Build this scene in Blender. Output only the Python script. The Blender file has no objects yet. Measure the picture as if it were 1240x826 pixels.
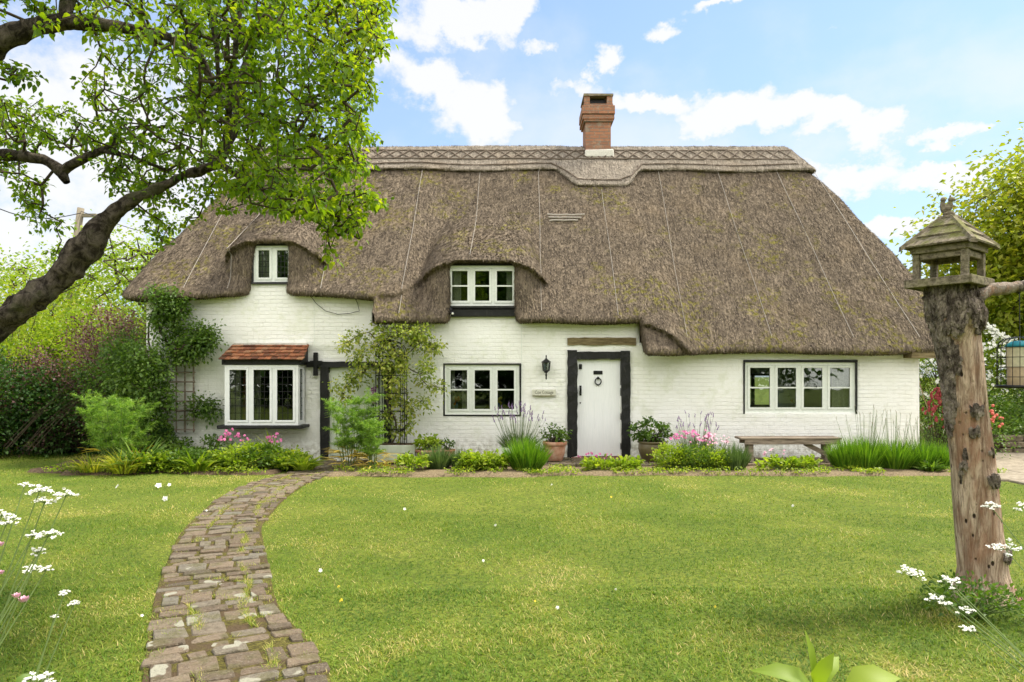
import bpy, math, random
import numpy as np
from mathutils import Vector, Matrix
R = math.radians
rng = np.random.default_rng(7)
random.seed(7)
scene = bpy.context.scene
COL = scene.collection

# ---------------------------------------------------------------- camera, light, exposure
cam_d = bpy.data.cameras.new('camera'); cam = bpy.data.objects.new('camera', cam_d); COL.objects.link(cam)
cam.location = (0, 0, 1.6); cam.rotation_euler = (R(90), 0, 0)
cam_d.sensor_width = 36; cam_d.lens = 36*830/1240; cam_d.shift_y = 42/1240
cam_d.clip_start = 0.05; cam_d.clip_end = 2000
scene.camera = cam
SUN_EL, SUN_AZ = 57, 38           # azimuth measured from +Y towards +X (behind the house, to the right)
SUN_AZ = 68
sd = bpy.data.lights.new('sun', 'SUN'); sd.energy = 3.6; sd.angle = R(13); sd.color = (1, .93, .78)
sun = bpy.data.objects.new('sun', sd); COL.objects.link(sun)
_d = Vector((math.sin(R(SUN_AZ))*math.cos(R(SUN_EL)), math.cos(R(SUN_AZ))*math.cos(R(SUN_EL)), math.sin(R(SUN_EL))))
sun.rotation_euler = _d.to_track_quat('Z', 'Y').to_euler(); sun.location = (0, 0, 20)
scene.view_settings.view_transform = 'Standard'; scene.view_settings.look = 'None'
scene.view_settings.exposure = 0.90; scene.view_settings.gamma = 1; scene.view_settings.use_curve_mapping = False
scene.cycles.max_bounces = 6; scene.cycles.transparent_max_bounces = 8
scene.cycles.diffuse_bounces = 4; scene.cycles.glossy_bounces = 3; scene.cycles.transmission_bounces = 4
scene.cycles.caustics_reflective = False; scene.cycles.caustics_refractive = False

def build_world():
    w = bpy.data.worlds.new('World'); scene.world = w; w.use_nodes = True
    nt = w.node_tree; N = nt.nodes; L = nt.links; N.clear()
    def math_(op, a, b=None, c=None, clamp=False):
        n = N.new('ShaderNodeMath'); n.operation = op; n.use_clamp = clamp
        for i, v in enumerate((a, b, c)):
            if v is None: continue
            if isinstance(v, (int, float)): n.inputs[i].default_value = v
            else: L.new(v, n.inputs[i])
        return n.outputs[0]
    out = N.new('ShaderNodeOutputWorld'); bg = N.new('ShaderNodeBackground'); bg.inputs[1].default_value = 0.15
    L.new(bg.outputs[0], out.inputs[0])
    sky = N.new('ShaderNodeTexSky'); sky.sky_type = 'NISHITA'; sky.sun_disc = False
    sky.sun_elevation = R(SUN_EL); sky.sun_rotation = R(SUN_AZ); sky.air_density = 1.1; sky.dust_density = .6; sky.ozone_density = 1.2
    tc = N.new('ShaderNodeTexCoord'); sep = N.new('ShaderNodeSeparateXYZ'); L.new(tc.outputs['Generated'], sep.inputs[0])
    x, y, z = sep.outputs
    az = math_('ARCTAN2', x, y)
    el = math_('ARCSINE', z)
    # warped sky coordinates so that cloud edges billow
    cv = N.new('ShaderNodeCombineXYZ'); L.new(az, cv.inputs[0]); L.new(el, cv.inputs[1])
    def noise(scale, detail, rough, off, stretch=1.0):
        mp = N.new('ShaderNodeMapping'); mp.inputs['Location'].default_value = (off, off*.37, off*.11)
        mp.inputs['Scale'].default_value = (1, stretch, 1); L.new(cv.outputs[0], mp.inputs[0])
        n = N.new('ShaderNodeTexNoise'); n.inputs['Scale'].default_value = scale; n.inputs['Detail'].default_value = detail
        n.inputs['Roughness'].default_value = rough; L.new(mp.outputs[0], n.inputs[0]); return n
    n1 = noise(9, 7, .62, 3.1, 1.3); n2 = noise(3.2, 4, .55, 8.3, 1.6); n3 = noise(24, 5, .6, 5.0, 1.2)
    wx = math_('MULTIPLY', math_('SUBTRACT', n1.outputs[0], .5), .15)
    azw = math_('ADD', az, wx)
    nsep = N.new('ShaderNodeSeparateColor'); L.new(n1.outputs['Color'], nsep.inputs[0])
    elw = math_('ADD', el, math_('MULTIPLY', math_('SUBTRACT', nsep.outputs[1], .5), .12))
    blobs = None
    def D(px, py):
        a = (px-620)/830; e = (455-py)/830
        return math.atan(a), math.atan(e*math.cos(math.atan(a)))
    # (photo x, y, half width, half height, strength) read as directions in the sky
    for (px, py, rw, rh, s) in [(520,105,72,30,.9),(585,132,52,38,.9),(470,88,50,30,.6),(560,20,80,26,1.0),(500,40,60,22,.6),(620,6,36,26,.9),
            (650,50,34,10,.55),(722,84,26,22,.85),(690,118,58,14,.6),(800,122,70,16,.9),(880,130,70,22,1.0),(960,135,48,20,.9),
            (1010,150,46,24,1.0),(1062,162,30,30,.95),(1085,190,18,14,.6),(1152,163,32,13,.95),(1040,216,70,18,.85),(1130,212,44,12,.9),
            (1160,222,26,14,.7),(1085,272,60,10,.95),(800,28,32,12,.75),(880,-2,50,8,.7),(1000,30,20,4,.4),(150,180,260,120,.75),(60,300,160,90,.7),(330,90,120,60,.5),(170,40,160,30,.2)]:
        a, e = D(px, py)
        u = math_('DIVIDE', math_('SUBTRACT', azw, a), rw/830)
        v = math_('DIVIDE', math_('SUBTRACT', elw, e), rh/830)
        r2 = math_('ADD', math_('MULTIPLY', u, u), math_('MULTIPLY', v, v))
        g = math_('MULTIPLY', math_('EXPONENT', math_('MULTIPLY', r2, -1.0)), s)
        blobs = g if blobs is None else math_('MAXIMUM', blobs, g)
    dens = math_('ADD', blobs, math_('MULTIPLY', math_('SUBTRACT', n3.outputs[0], .5), .85))
    # beyond the photograph's part of the sky: scattered cloud from the large noise
    mask = N.new('ShaderNodeMapRange'); mask.interpolation_type = 'SMOOTHSTEP'
    mask.inputs[1].default_value = .26; mask.inputs[2].default_value = .66; L.new(dens, mask.inputs[0])
    far = N.new('ShaderNodeMapRange'); far.interpolation_type = 'SMOOTHSTEP'; far.inputs[1].default_value = .38; far.inputs[2].default_value = .52; L.new(n2.outputs[0], far.inputs[0])
    away = N.new('ShaderNodeMapRange'); away.inputs[1].default_value = -.1; away.inputs[2].default_value = .45; away.inputs[3].default_value = 1; away.inputs[4].default_value = 0
    L.new(y, away.inputs[0])
    soft = N.new('ShaderNodeMapRange'); soft.interpolation_type = 'SMOOTHSTEP'; soft.inputs[1].default_value = .42; soft.inputs[2].default_value = .66; L.new(math_('ADD', math_('MULTIPLY', n2.outputs[0], .7), math_('MULTIPLY', n1.outputs[0], .3)), soft.inputs[0])
    softk = N.new('ShaderNodeMapRange'); softk.inputs[1].default_value = .30; softk.inputs[2].default_value = .62; softk.inputs[3].default_value = .62; softk.inputs[4].default_value = 0; L.new(el, softk.inputs[0])
    thin = math_('MULTIPLY', soft.outputs[0], softk.outputs[0])
    cl = math_('MAXIMUM', math_('MAXIMUM', mask.outputs[0], thin), math_('MULTIPLY', far.outputs[0], away.outputs[0]))
    # thin veil low in the sky
    veil = N.new('ShaderNodeMapRange'); veil.inputs[1].default_value = .0; veil.inputs[2].default_value = .62; veil.inputs[3].default_value = .66; veil.inputs[4].default_value = .10
    L.new(el, veil.inputs[0])
    m0 = N.new('ShaderNodeMix'); m0.data_type = 'RGBA'; L.new(veil.outputs[0], m0.inputs[0])
    gain = N.new('ShaderNodeMix'); gain.data_type = 'RGBA'; gain.blend_type = 'MULTIPLY'; gain.inputs[0].default_value = 1
    L.new(sky.outputs[0], gain.inputs[6]); gain.inputs[7].default_value = SKY_TINT
    L.new(gain.outputs[2], m0.inputs[6]); m0.inputs[7].default_value = VEIL
    m1 = N.new('ShaderNodeMix'); m1.data_type = 'RGBA'; L.new(math_('MULTIPLY', cl, .93), m1.inputs[0])
    cc = N.new('ShaderNodeMix'); cc.data_type = 'RGBA'      # unseen clouds behind the camera, brightness raised to light the shaded front
    back_fill = N.new('ShaderNodeMapRange'); back_fill.inputs[1].default_value = .25; back_fill.inputs[2].default_value = -.35; L.new(y, back_fill.inputs[0]); L.new(back_fill.outputs[0], cc.inputs[0])
    cc.inputs[6].default_value = CLOUD; cc.inputs[7].default_value = CLOUD_FILL
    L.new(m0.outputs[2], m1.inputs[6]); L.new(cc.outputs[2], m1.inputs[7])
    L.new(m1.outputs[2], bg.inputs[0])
SKY_TINT = (.74, .80, .90, 1); VEIL = (2.15, 2.65, 3.25, 1); CLOUD = (3.65, 3.65, 3.65, 1); CLOUD_FILL = (11.5, 10.9, 9.8, 1)
build_world()

# ---------------------------------------------------------------- helpers
def P(px, py, Y):
    "photograph pixel + distance -> world point"
    return np.array(((px-620)*Y/830, Y, 1.6+(455-py)*Y/830))
def lerp(a, b, t): return a+(b-a)*t
def sstep(a, b, x):
    t = np.clip((x-a)/(b-a), 0, 1); return t*t*(3-2*t)

_perm = np.random.default_rng(11).random((64, 64, 64)).astype(np.float32)
def vnoise(p, s=1.0):
    "value noise in 0..1, p (N,3)"
    p = np.asarray(p, dtype=np.float64)*s + 1000.0
    i = np.floor(p).astype(int); f = p-i; f = f*f*(3-2*f); i0 = i & 63; i1 = (i+1) & 63
    x0, y0, z0 = i0[..., 0], i0[..., 1], i0[..., 2]; x1, y1, z1 = i1[..., 0], i1[..., 1], i1[..., 2]
    fx, fy, fz = f[..., 0], f[..., 1], f[..., 2]
    c = lambda a, b, t: a+(b-a)*t
    return c(c(c(_perm[x0, y0, z0], _perm[x1, y0, z0], fx), c(_perm[x0, y1, z0], _perm[x1, y1, z0], fx), fy),
             c(c(_perm[x0, y0, z1], _perm[x1, y0, z1], fx), c(_perm[x0, y1, z1], _perm[x1, y1, z1], fx), fy), fz)
def fbm(p, s=1.0, o=3):
    r = 0; a = .5; t = 0
    for k in range(o): r = r+a*vnoise(p, s*2**k); t += a; a *= .5
    return r/t

def npmesh(name, V, F, var=None, smooth=False):
    "V (N,3), F (M,k) -> mesh"
    V = np.ascontiguousarray(V, dtype=np.float32); F = np.ascontiguousarray(F, dtype=np.int32)
    me = bpy.data.meshes.new(name); me.vertices.add(len(V)); me.vertices.foreach_set('co', V.ravel())
    m, k = F.shape
    me.loops.add(m*k); me.loops.foreach_set('vertex_index', F.ravel())
    me.polygons.add(m); me.polygons.foreach_set('loop_start', np.arange(0, m*k, k, dtype=np.int32))
    try: me.polygons.foreach_set('loop_total', np.full(m, k, dtype=np.int32))
    except Exception: pass
    if smooth: me.polygons.foreach_set('use_smooth', np.ones(m, dtype=bool))
    if var is not None:
        a = me.attributes.new('var', 'FLOAT', 'POINT'); a.data.foreach_set('value', np.ascontiguousarray(var, dtype=np.float32))
    me.update(calc_edges=True); me.validate()
    return me
def obj(name, me, mat=None, parent=None, label=None, cat=None, group=None, kind=None):
    o = bpy.data.objects.new(name, me); COL.objects.link(o)
    if mat is not None and me is not None:
        for m in (mat if isinstance(mat, (list, tuple)) else [mat]): me.materials.append(m)
    if parent is not None: 
        o.parent = parent
        q = parent; off = Vector((0, 0, 0))
        M = Matrix.Identity(4)
        ch = []
        while q is not None: ch.append(q); q = q.parent
        for q in reversed(ch): M = M @ (q.matrix_parent_inverse @ q.matrix_basis)
        o.matrix_parent_inverse = M.inverted()       # parts are modelled in world space
    tag(o, label, cat, group, kind)
    return o
def tag(o, label=None, cat=None, group=None, kind=None):
    if label: o['label'] = label
    if cat: o['category'] = cat
    if group: o['group'] = group
    if kind: o['kind'] = kind
    return o
def empty(name, loc, label=None, cat=None, group=None, parent=None):
    o = bpy.data.objects.new(name, None); COL.objects.link(o); o.location = tuple(loc); o.empty_display_size = .2
    if parent is not None:
        o.parent = parent; o.matrix_parent_inverse = Matrix.Translation(-Vector(parent.location))
    return tag(o, label, cat, group)
def copy_tree(o, parent=None):
    c = o.copy(); COL.objects.link(c); c.parent = parent
    for ch in o.children: copy_tree(ch, c)
    return c

class MB:
    "collects shapes, builds one mesh"
    def __init__(s): s.v = []; s.f = []; s.var = []
    def add(s, V, F, var=None):
        n = len(s.v); s.v += [tuple(map(float, p)) for p in V]; s.f += [tuple(int(i)+n for i in f) for f in F]
        s.var += [random.random() if var is None else var]*len(V); return s
    def box(s, x0, x1, y0, y1, z0, z1, j=0, bev=0, var=None):
        if bev and min(x1-x0, y1-y0, z1-z0) > 2.2*bev:
            return s.bevbox(x0, x1, y0, y1, z0, z1, bev, j, var)
        V = [(x, y, z) for x in (x0, x1) for y in (y0, y1) for z in (z0, z1)]
        if j: V = [tuple(c+random.uniform(-j, j) for c in p) for p in V]
        return s.add(V, [(0,1,3,2),(4,6,7,5),(0,4,5,1),(2,3,7,6),(0,2,6,4),(1,5,7,3)], var)
    def bevbox(s, x0, x1, y0, y1, z0, z1, b, j=0, var=None):
        V = []; idx = {}
        X = (x0, x1); Y = (y0, y1); Z = (z0, z1)
        for i in (0, 1):
            for k in (0, 1):
                for l in (0, 1):
                    jj = [random.uniform(-j, j) if j else 0 for _ in range(3)]
                    sx, sy, sz = (1-2*i), (1-2*k), (1-2*l)
                    for a in range(3):
                        d = [sx*b, sy*b, sz*b]; d[a] = 0
                        idx[i, k, l, a] = len(V); V.append((X[i]+d[0]+jj[0], Y[k]+d[1]+jj[1], Z[l]+d[2]+jj[2]))
        F = []
        for i in (0, 1): F.append([idx[i,0,0,0], idx[i,1,0,0], idx[i,1,1,0], idx[i,0,1,0]][::(-1 if i == 0 else 1)])
        for k in (0, 1): F.append([idx[0,k,0,1], idx[1,k,0,1], idx[1,k,1,1], idx[0,k,1,1]][::(1 if k == 0 else -1)])
        for l in (0, 1): F.append([idx[0,0,l,2], idx[1,0,l,2], idx[1,1,l,2], idx[0,1,l,2]][::(-1 if l == 0 else 1)])
        for k in (0, 1):
            for l in (0, 1): F.append([idx[0,k,l,1], idx[1,k,l,1], idx[1,k,l,2], idx[0,k,l,2]])
        for i in (0, 1):
            for l in (0, 1): F.append([idx[i,0,l,0], idx[i,1,l,0], idx[i,1,l,2], idx[i,0,l,2]])
        for i in (0, 1):
            for k in (0, 1): F.append([idx[i,k,0,0], idx[i,k,1,0], idx[i,k,1,1], idx[i,k,0,1]])
        for i in (0, 1):
            for k in (0, 1):
                for l in (0, 1): F.append([idx[i,k,l,0], idx[i,k,l,1], idx[i,k,l,2]])
        return s.add(V, F, var)
    def tube(s, pts, rad, n=8, cap=True, var=None):
        pts = [np.array(p, float) for p in pts]
        if not hasattr(rad, '__len__'): rad = [rad]*len(pts)
        V = []; up = np.array((.13, .31, .94)); prev = None
        for i, p in enumerate(pts):
            t = pts[min(i+1, len(pts)-1)]-pts[max(i-1, 0)]; t = t/(np.linalg.norm(t)+1e-9)
            a = np.cross(t, up) if prev is None else prev-t*np.dot(prev, t)
            if np.linalg.norm(a) < 1e-4: a = np.cross(t, (1, 0, 0))
            a = a/np.linalg.norm(a); b = np.cross(t, a); prev = a
            for k in range(n):
                an = 2*math.pi*k/n; V.append(p+rad[i]*(a*math.cos(an)+b*math.sin(an)))
        F = []
        for i in range(len(pts)-1):
            for k in range(n): F.append((i*n+k, i*n+(k+1) % n, (i+1)*n+(k+1) % n, (i+1)*n+k))
        if cap: F.append(tuple(range(n-1, -1, -1))); F.append(tuple((len(pts)-1)*n+k for k in range(n)))
        return s.add(V, F, var)
    def lathe(s, c, prof, n=28, var=None):
        V = []; F = []
        for (r, z) in prof:
            for k in range(n): V.append((c[0]+r*math.cos(2*math.pi*k/n), c[1]+r*math.sin(2*math.pi*k/n), c[2]+z))
        for i in range(len(prof)-1):
            for k in range(n): F.append((i*n+k, i*n+(k+1) % n, (i+1)*n+(k+1) % n, (i+1)*n+k))
        return s.add(V, F, var)
    def blob(s, c, r, n=8, m=6, var=None):
        r = r if hasattr(r, '__len__') else (r, r, r)
        V = [(c[0]+r[0]*math.sin(math.pi*i/m)*math.cos(2*math.pi*k/n), c[1]+r[1]*math.sin(math.pi*i/m)*math.sin(2*math.pi*k/n), c[2]+r[2]*math.cos(math.pi*i/m)) for i in range(m+1) for k in range(n)]
        F = [(i*n+k, (i+1)*n+k, (i+1)*n+(k+1) % n, i*n+(k+1) % n) for i in range(m) for k in range(n)]
        return s.add(V, F, var)
    def mesh(s, name, smooth=False):
        me = bpy.data.meshes.new(name); me.from_pydata(s.v, [], s.f)
        a = me.attributes.new('var', 'FLOAT', 'POINT'); a.data.foreach_set('value', s.var)
        if smooth: me.polygons.foreach_set('use_smooth', [True]*len(me.polygons))
        me.update(); return me
    def build(s, name, mat, parent=None, smooth=False, **kw):
        return obj(name, s.mesh(name, smooth), mat, parent, **kw)

# ---------------------------------------------------------------- materials
class NT:
    def __init__(s, name):
        s.m = bpy.data.materials.new(name); s.m.use_nodes = True; s.t = s.m.node_tree; s.N = s.t.nodes; s.N.clear()
        s.out = s.N.new('ShaderNodeOutputMaterial')
    def n(s, typ, ins=None, **attrs):
        nd = s.N.new('ShaderNode'+typ)
        for k, v in attrs.items(): setattr(nd, k, v)
        for k, v in (ins or {}).items():
            if hasattr(v, 'is_linked') or isinstance(v, bpy.types.NodeSocket): s.t.links.new(v, nd.inputs[k])
            else: nd.inputs[k].default_value = v
        return nd
    def obj_co(s, scale=(1, 1, 1), loc=(0, 0, 0), rot=(0, 0, 0)):
        tc = s.n('NewGeometry'); return s.n('Mapping', {'Vector': tc.outputs['Position'], 'Scale': scale, 'Location': loc, 'Rotation': rot}).outputs[0]
    def noise(s, scale, detail=4, rough=.55, co=None, dist=0):
        return s.n('TexNoise', {'Vector': co if co is not None else s.obj_co(), 'Scale': scale, 'Detail': detail, 'Roughness': rough, 'Distortion': dist}).outputs[0]
    def ramp(s, fac, stops):
        r = s.n('ValToRGB', {'Fac': fac}); e = r.color_ramp.elements
        while len(e) > len(stops): e.remove(e[-1])
        while len(e) < len(stops): e.new(.5)
        for i, (p, c) in enumerate(stops):
            e[i].position = p; e[i].color = (*c, 1) if len(c) == 3 else c
        return r.outputs[0]
    def step(s, fac, a, b, lo=0., hi=1.):
        return s.n('MapRange', {0: fac, 1: a, 2: b, 3: lo, 4: hi}, interpolation_type='SMOOTHSTEP').outputs[0]
    def mix(s, fac, a, b, bt='MIX'):
        nd = s.n('Mix', None, data_type='RGBA', blend_type=bt)
        for i, v in ((0, fac), (6, a), (7, b)):
            if isinstance(v, bpy.types.NodeSocket): s.t.links.new(v, nd.inputs[i])
            elif i == 0: nd.inputs[0].default_value = v
            else: nd.inputs[i].default_value = (*v, 1) if len(v) == 3 else v
        return nd.outputs[2]
    def mth(s, op, a, b=0.):
        return s.n('Math', {0: a, 1: b}, operation=op).outputs[0]
    def var(s): return s.n('Attribute', None, attribute_name='var').outputs['Fac']
    def fin(s, color, rough=.7, bump=None, bs=.5, bd=.02, spec=.3, metal=0., **kw):
        p = s.n('BsdfPrincipled', {'Base Color': color if isinstance(color, bpy.types.NodeSocket) else (*color, 1), 'Roughness': rough, 'Metallic': metal, 'Specular IOR Level': spec, **kw})
        if bump is not None:
            b = s.n('Bump', {'Height': bump, 'Strength': bs, 'Distance': bd}); s.t.links.new(b.outputs[0], p.inputs['Normal'])
        s.t.links.new(p.outputs[0], s.out.inputs[0]); s.p = p
        return s.m
def leaf_mat(name, stops, trans=.35, rough=.5, spec=.35, tr_tint=(1.35, 1.45, .5)):
    m = NT(name); c = m.ramp(m.var(), stops)
    p = m.n('BsdfPrincipled', {'Base Color': c, 'Roughness': rough, 'Specular IOR Level': spec})
    t = m.n('BsdfTranslucent', {'Color': m.mix(1., c, tr_tint, 'MULTIPLY')})
    mx = m.n('MixShader', {0: trans, 1: p.outputs[0], 2: t.outputs[0]}); m.t.links.new(mx.outputs[0], m.out.inputs[0])
    return m.m
def plain(name, c, rough=.6, spec=.3, metal=0., mott=.12, sc=30, bs=.15):
    m = NT(name); n = m.noise(sc, 4)
    col = m.mix(m.step(n, .3, .75), tuple(v*(1-mott) for v in c), tuple(min(1, v*(1+mott)) for v in c))
    return m.fin(col, rough, n, bs, .01, spec, metal)
M = {}
def brick_uv(m, sx=1.):
    g = m.n('NewGeometry'); sp = m.n('SeparateXYZ', {0: g.outputs['Position']})
    return m.n('CombineXYZ', {0: m.mth('ADD', sp.outputs[0], sp.outputs[1]), 1: sp.outputs[2], 2: 0.}).outputs[0], sp
def make_mats():
    # whitewashed brick
    m = NT('whitewashed_brick'); co, sp = brick_uv(m)
    wob = m.n('TexNoise', {'Vector': co, 'Scale': 2.5, 'Detail': 3}).outputs['Color']
    cw = m.n('VectorMath', {0: co, 1: m.n('VectorMath', {0: wob, 'Scale': .055}, operation='SCALE').outputs[0]}, operation='ADD').outputs[0]
    b = m.n('TexBrick', {'Vector': cw, 'Scale': 1., 'Mortar Size': .007, 'Mortar Smooth': .7, 'Brick Width': .225, 'Row Height': .075, 'Color1': (1,1,1,1), 'Color2': (.72,.72,.72,1), 'Mortar': (0,0,0,1)})
    n1 = m.noise(1.3, 5, .6); n2 = m.noise(11, 5, .65); n3 = m.noise(45, 3)
    relief = m.mth('ADD', m.mth('MULTIPLY', m.n('RGBToBW', {0: b.outputs['Color']}).outputs[0], m.step(m.noise(1.7, 4, .6), .35, .65, .25, .85)), m.mth('MULTIPLY', m.noise(6, 5, .65), 1.7))
    relief = m.mth('ADD', relief, m.mth('MULTIPLY', n3, .35))
    col = m.mix(m.step(n1, .35, .7), (.87, .87, .82), (.92, .92, .89))
    col = m.mix(m.mth('MULTIPLY', b.outputs['Fac'], .07), col, (.55, .54, .44))
    col = m.mix(m.mth('MULTIPLY', m.step(m.noise(2.2, 5, .7), .52, .66), .4), col, (.68, .71, .55)); col = m.mix(m.mth('MULTIPLY', m.step(m.noise(7, 6, .75, m.obj_co((1, 1, .3))), .60, .72), .35), col, (.50, .48, .38))
    low = m.mth('MULTIPLY', m.step(sp.outputs[2], .0, .62, 1., 0.), m.step(n2, .38, .66))
    col = m.mix(m.mth('MULTIPLY', low, .8), col, (.30, .27, .18))
    spots = m.step(m.noise(16, 6, .75, dist=.6), .67, .75)
    col = m.mix(m.mth('MULTIPLY', spots, .4), col, (.4, .38, .28))
    M['wall'] = m.fin(col, .75, relief, .75, .015, .25)
    # thatch
    def thatch(name, base, light, dark, moss):
        m = NT(name); v = m.var(); g = m.obj_co((1, .35, .35)); fine = m.noise(70, 5, .7, g); mid = m.noise(16, 5, .65, m.obj_co((1, .5, .5))); big = m.noise(.9, 5, .6)
        c = m.mix(m.step(v, .1, .9), dark, light); c = m.mix(m.mth('MULTIPLY', m.step(mid, .3, .7), .8), c, base); blot = m.noise(5.5, 5, .7, m.obj_co((1, .6, .6))); c = m.mix(m.mth('MULTIPLY', m.step(blot, .54, .70), .35), c, dark)
        c = m.mix(m.mth('MULTIPLY', m.step(fine, .5, .72), .5), c, light); c = m.mix(m.mth('MULTIPLY', m.step(fine, .5, .3), .7), c, dark)
        c = m.mix(m.mth('MULTIPLY', m.step(big, .5, .72), .35), c, (.27, .20, .125))
        strk = m.noise(26, 4, .6, m.obj_co((1, .10, .10))); c = m.mix(m.mth('MULTIPLY', m.step(strk, .52, .68), .45), c, dark); c = m.mix(m.mth('MULTIPLY', m.step(strk, .46, .32), .3), c, light)
        if moss:
            mm = m.mth('MULTIPLY', m.step(m.noise(1.1, 3, .5, m.obj_co(loc=(4.2, 1, 2))), .50, .62), m.step(m.noise(11, 5, .7), .49, .60))
            c = m.mix(m.mth('MULTIPLY', mm, .8), c, (.21, .19, .035))
        h = m.mth('ADD', m.mth('MULTIPLY', fine, .6), mid)
        M[name] = m.fin(c, .9, h, .7, .03, .12)
    thatch('thatch', (.136, .107, .080), (.335, .268, .19), (.040, .031, .025), True)
    thatch('ridge_thatch', (.29, .25, .205), (.50, .44, .36), (.12, .10, .08), False)
    M['wire'] = plain('netting_wire', (.34, .31, .27), .6)
    M['spar'] = plain('hazel_spar', (.13, .10, .075), .8)
    m = NT('sage_white_paint'); n = m.noise(25, 4)
    M['frame'] = m.fin(m.mix(m.step(n, .3, .7), (.70, .74, .68), (.77, .80, .75)), .42, n, .08, .004, .4)
    m = NT('white_gloss_paint'); M['gloss'] = m.fin(m.mix(m.step(m.noise(9, 4), .3, .7), (.78, .80, .80), (.84, .85, .86)), .35, m.noise(60, 3), .05, .003, .4)
    m = NT('door_white'); sp = m.n('SeparateXYZ', {0: m.n('NewGeometry').outputs['Position']})
    grain = m.noise(14, 4, .6, m.obj_co((6, 1, .35)))
    M['door'] = m.fin(m.mix(m.step(grain, .3, .7), (.80, .82, .83), (.86, .87, .88)), .4, grain, .12, .004, .4)
    m = NT('pale_green_boards'); M['sage'] = m.fin(m.mix(m.step(m.noise(8, 5, .6, m.obj_co((1, 1, .2))), .3, .7), (.56, .62, .49), (.66, .71, .60)), .6, m.noise(30, 4, .6, m.obj_co((1, 1, .2))), .25, .006)
    m = NT('black_tarred_timber'); n = m.noise(18, 5, .7, m.obj_co((1, 1, .4)))
    M['black'] = m.fin(m.mix(m.step(n, .55, .75), (.010, .010, .010), (.05, .048, .042)), .5, n, .8, .02, .35)
    M['iron'] = plain('black_iron', (.012, .012, .013), .45, .4, .3)
    m = NT('window_glass')
    gl = m.n('BsdfGlossy', {'Color': (.9, .95, .95, 1), 'Roughness': .01}); tr = m.n('BsdfTransparent', {'Color': (.72, .76, .74, 1)})
    fr = m.n('Fresnel', {'IOR': 1.5}); f2 = m.mth('ADD', m.mth('MULTIPLY', fr.outputs[0], 1.2), .03)
    bmp = m.n('Bump', {'Height': m.noise(2.5, 2), 'Strength': .12, 'Distance': .01}); m.t.links.new(bmp.outputs[0], gl.inputs['Normal'])
    mx = m.n('MixShader', {0: f2, 1: tr.outputs[0], 2: gl.outputs[0]}); m.t.links.new(mx.outputs[0], m.out.inputs[0]); M['glass'] = m.m
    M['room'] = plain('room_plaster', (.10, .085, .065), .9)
    M['curtain'] = plain('cream_curtain', (.62, .58, .47), .9, .1)
    M['curtain_red'] = plain('rust_curtain', (.30, .10, .07), .9, .1)
    m = NT('timber_oak'); n = m.noise(9, 6, .7, m.obj_co((.5, 3, 4)))
    M['oak'] = m.fin(m.mix(m.step(n, .35, .65), (.10, .075, .035), (.24, .19, .10)), .8, n, .6, .02, .2)
    m = NT('weathered_bench_timber'); n = m.noise(12, 6, .7, m.obj_co((.3, 2, 3)))
    M['bench'] = m.fin(m.mix(m.step(n, .3, .65), (.13, .10, .075), (.33, .27, .21)), .85, n, .6, .015, .2)
    m = NT('mossy_grey_wood'); n = m.noise(14, 6, .7, m.obj_co((.8, 3, 3))); mo = m.step(m.noise(7, 5, .65), .42, .62)
    g = m.n('NewGeometry'); up = m.step(m.n('SeparateXYZ', {0: g.outputs['Normal']}).outputs[2], .15, .5)
    c = m.mix(m.step(n, .3, .68), (.08, .065, .045), (.31, .26, .19)); c = m.mix(m.mth('MULTIPLY', m.mth('MULTIPLY', mo, m.mth('ADD', m.mth('MULTIPLY', up, .7), .25)), .8), c, (.16, .17, .035))
    M['mossy'] = m.fin(c, .88, n, .7, .01, .2)
    # chimney brick
    m = NT('red_chimney_brick'); co, sp = brick_uv(m)
    b = m.n('TexBrick', {'Vector': co, 'Scale': 1., 'Mortar Size': .008, 'Mortar Smooth': .2, 'Brick Width': .22, 'Row Height': .078, 'Bias': .1, 'Color1': (.36, .165, .095, 1), 'Color2': (.25, .125, .08, 1), 'Mortar': (.20, .165, .13, 1)})
    n = m.noise(9, 5, .7); c = m.mix(m.mth('MULTIPLY', m.step(n, .5, .7), .7), b.outputs[0], (.40, .24, .15)); c = m.mix(m.mth('MULTIPLY', m.step(m.noise(5, 4), .56, .68), .6), c, (.27, .25, .20))
    h = m.mth('ADD', m.mth('SUBTRACT', 1., b.outputs['Fac']), m.mth('MULTIPLY', n, .5)); M['chim'] = m.fin(c, .9, h, .7, .015, .2)
    M['flash'] = plain('lead_mortar_flashing', (.62, .60, .54), .8)
    m = NT('clay_tile'); v = m.var(); n = m.noise(18, 5, .7)
    c = m.ramp(v, [(0, (.10, .04, .025)), (.35, (.23, .085, .045)), (.7, (.34, .13, .06)), (1, (.38, .20, .11))]); c = m.mix(m.mth('MULTIPLY', m.step(n, .48, .62), .65), c, (.085, .075, .04))
    M['tile'] = m.fin(c, .85, n, .5, .01, .2)
    m = NT('path_brick'); v = m.var(); n = m.noise(22, 6, .7); n2 = m.noise(5, 4, .6)
    c = m.ramp(v, [(0, (.105, .085, .060)), (.35, (.175, .130, .09)), (.7, (.235, .180, .125)), (1, (.19, .175, .14))]); c = m.mix(m.mth('MULTIPLY', m.step(n, .45, .68), .55), c, (.075, .06, .045))
    c = m.mix(m.mth('MULTIPLY', m.step(n2, .48, .64), .6), c, (.13, .12, .05)); c = m.mix(m.mth('MULTIPLY', m.step(m.noise(55, 4, .7), .5, .7), .5), c, (.32, .28, .21))
    sp = m.n('SeparateXYZ', {0: m.n('NewGeometry').outputs['Position']})
    li = m.noise(4.2, 2.5, .5, m.obj_co(loc=(7, 2, 0))); thr = m.step(sp.outputs[1], 4.2, 8.5, 0., .12)
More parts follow.
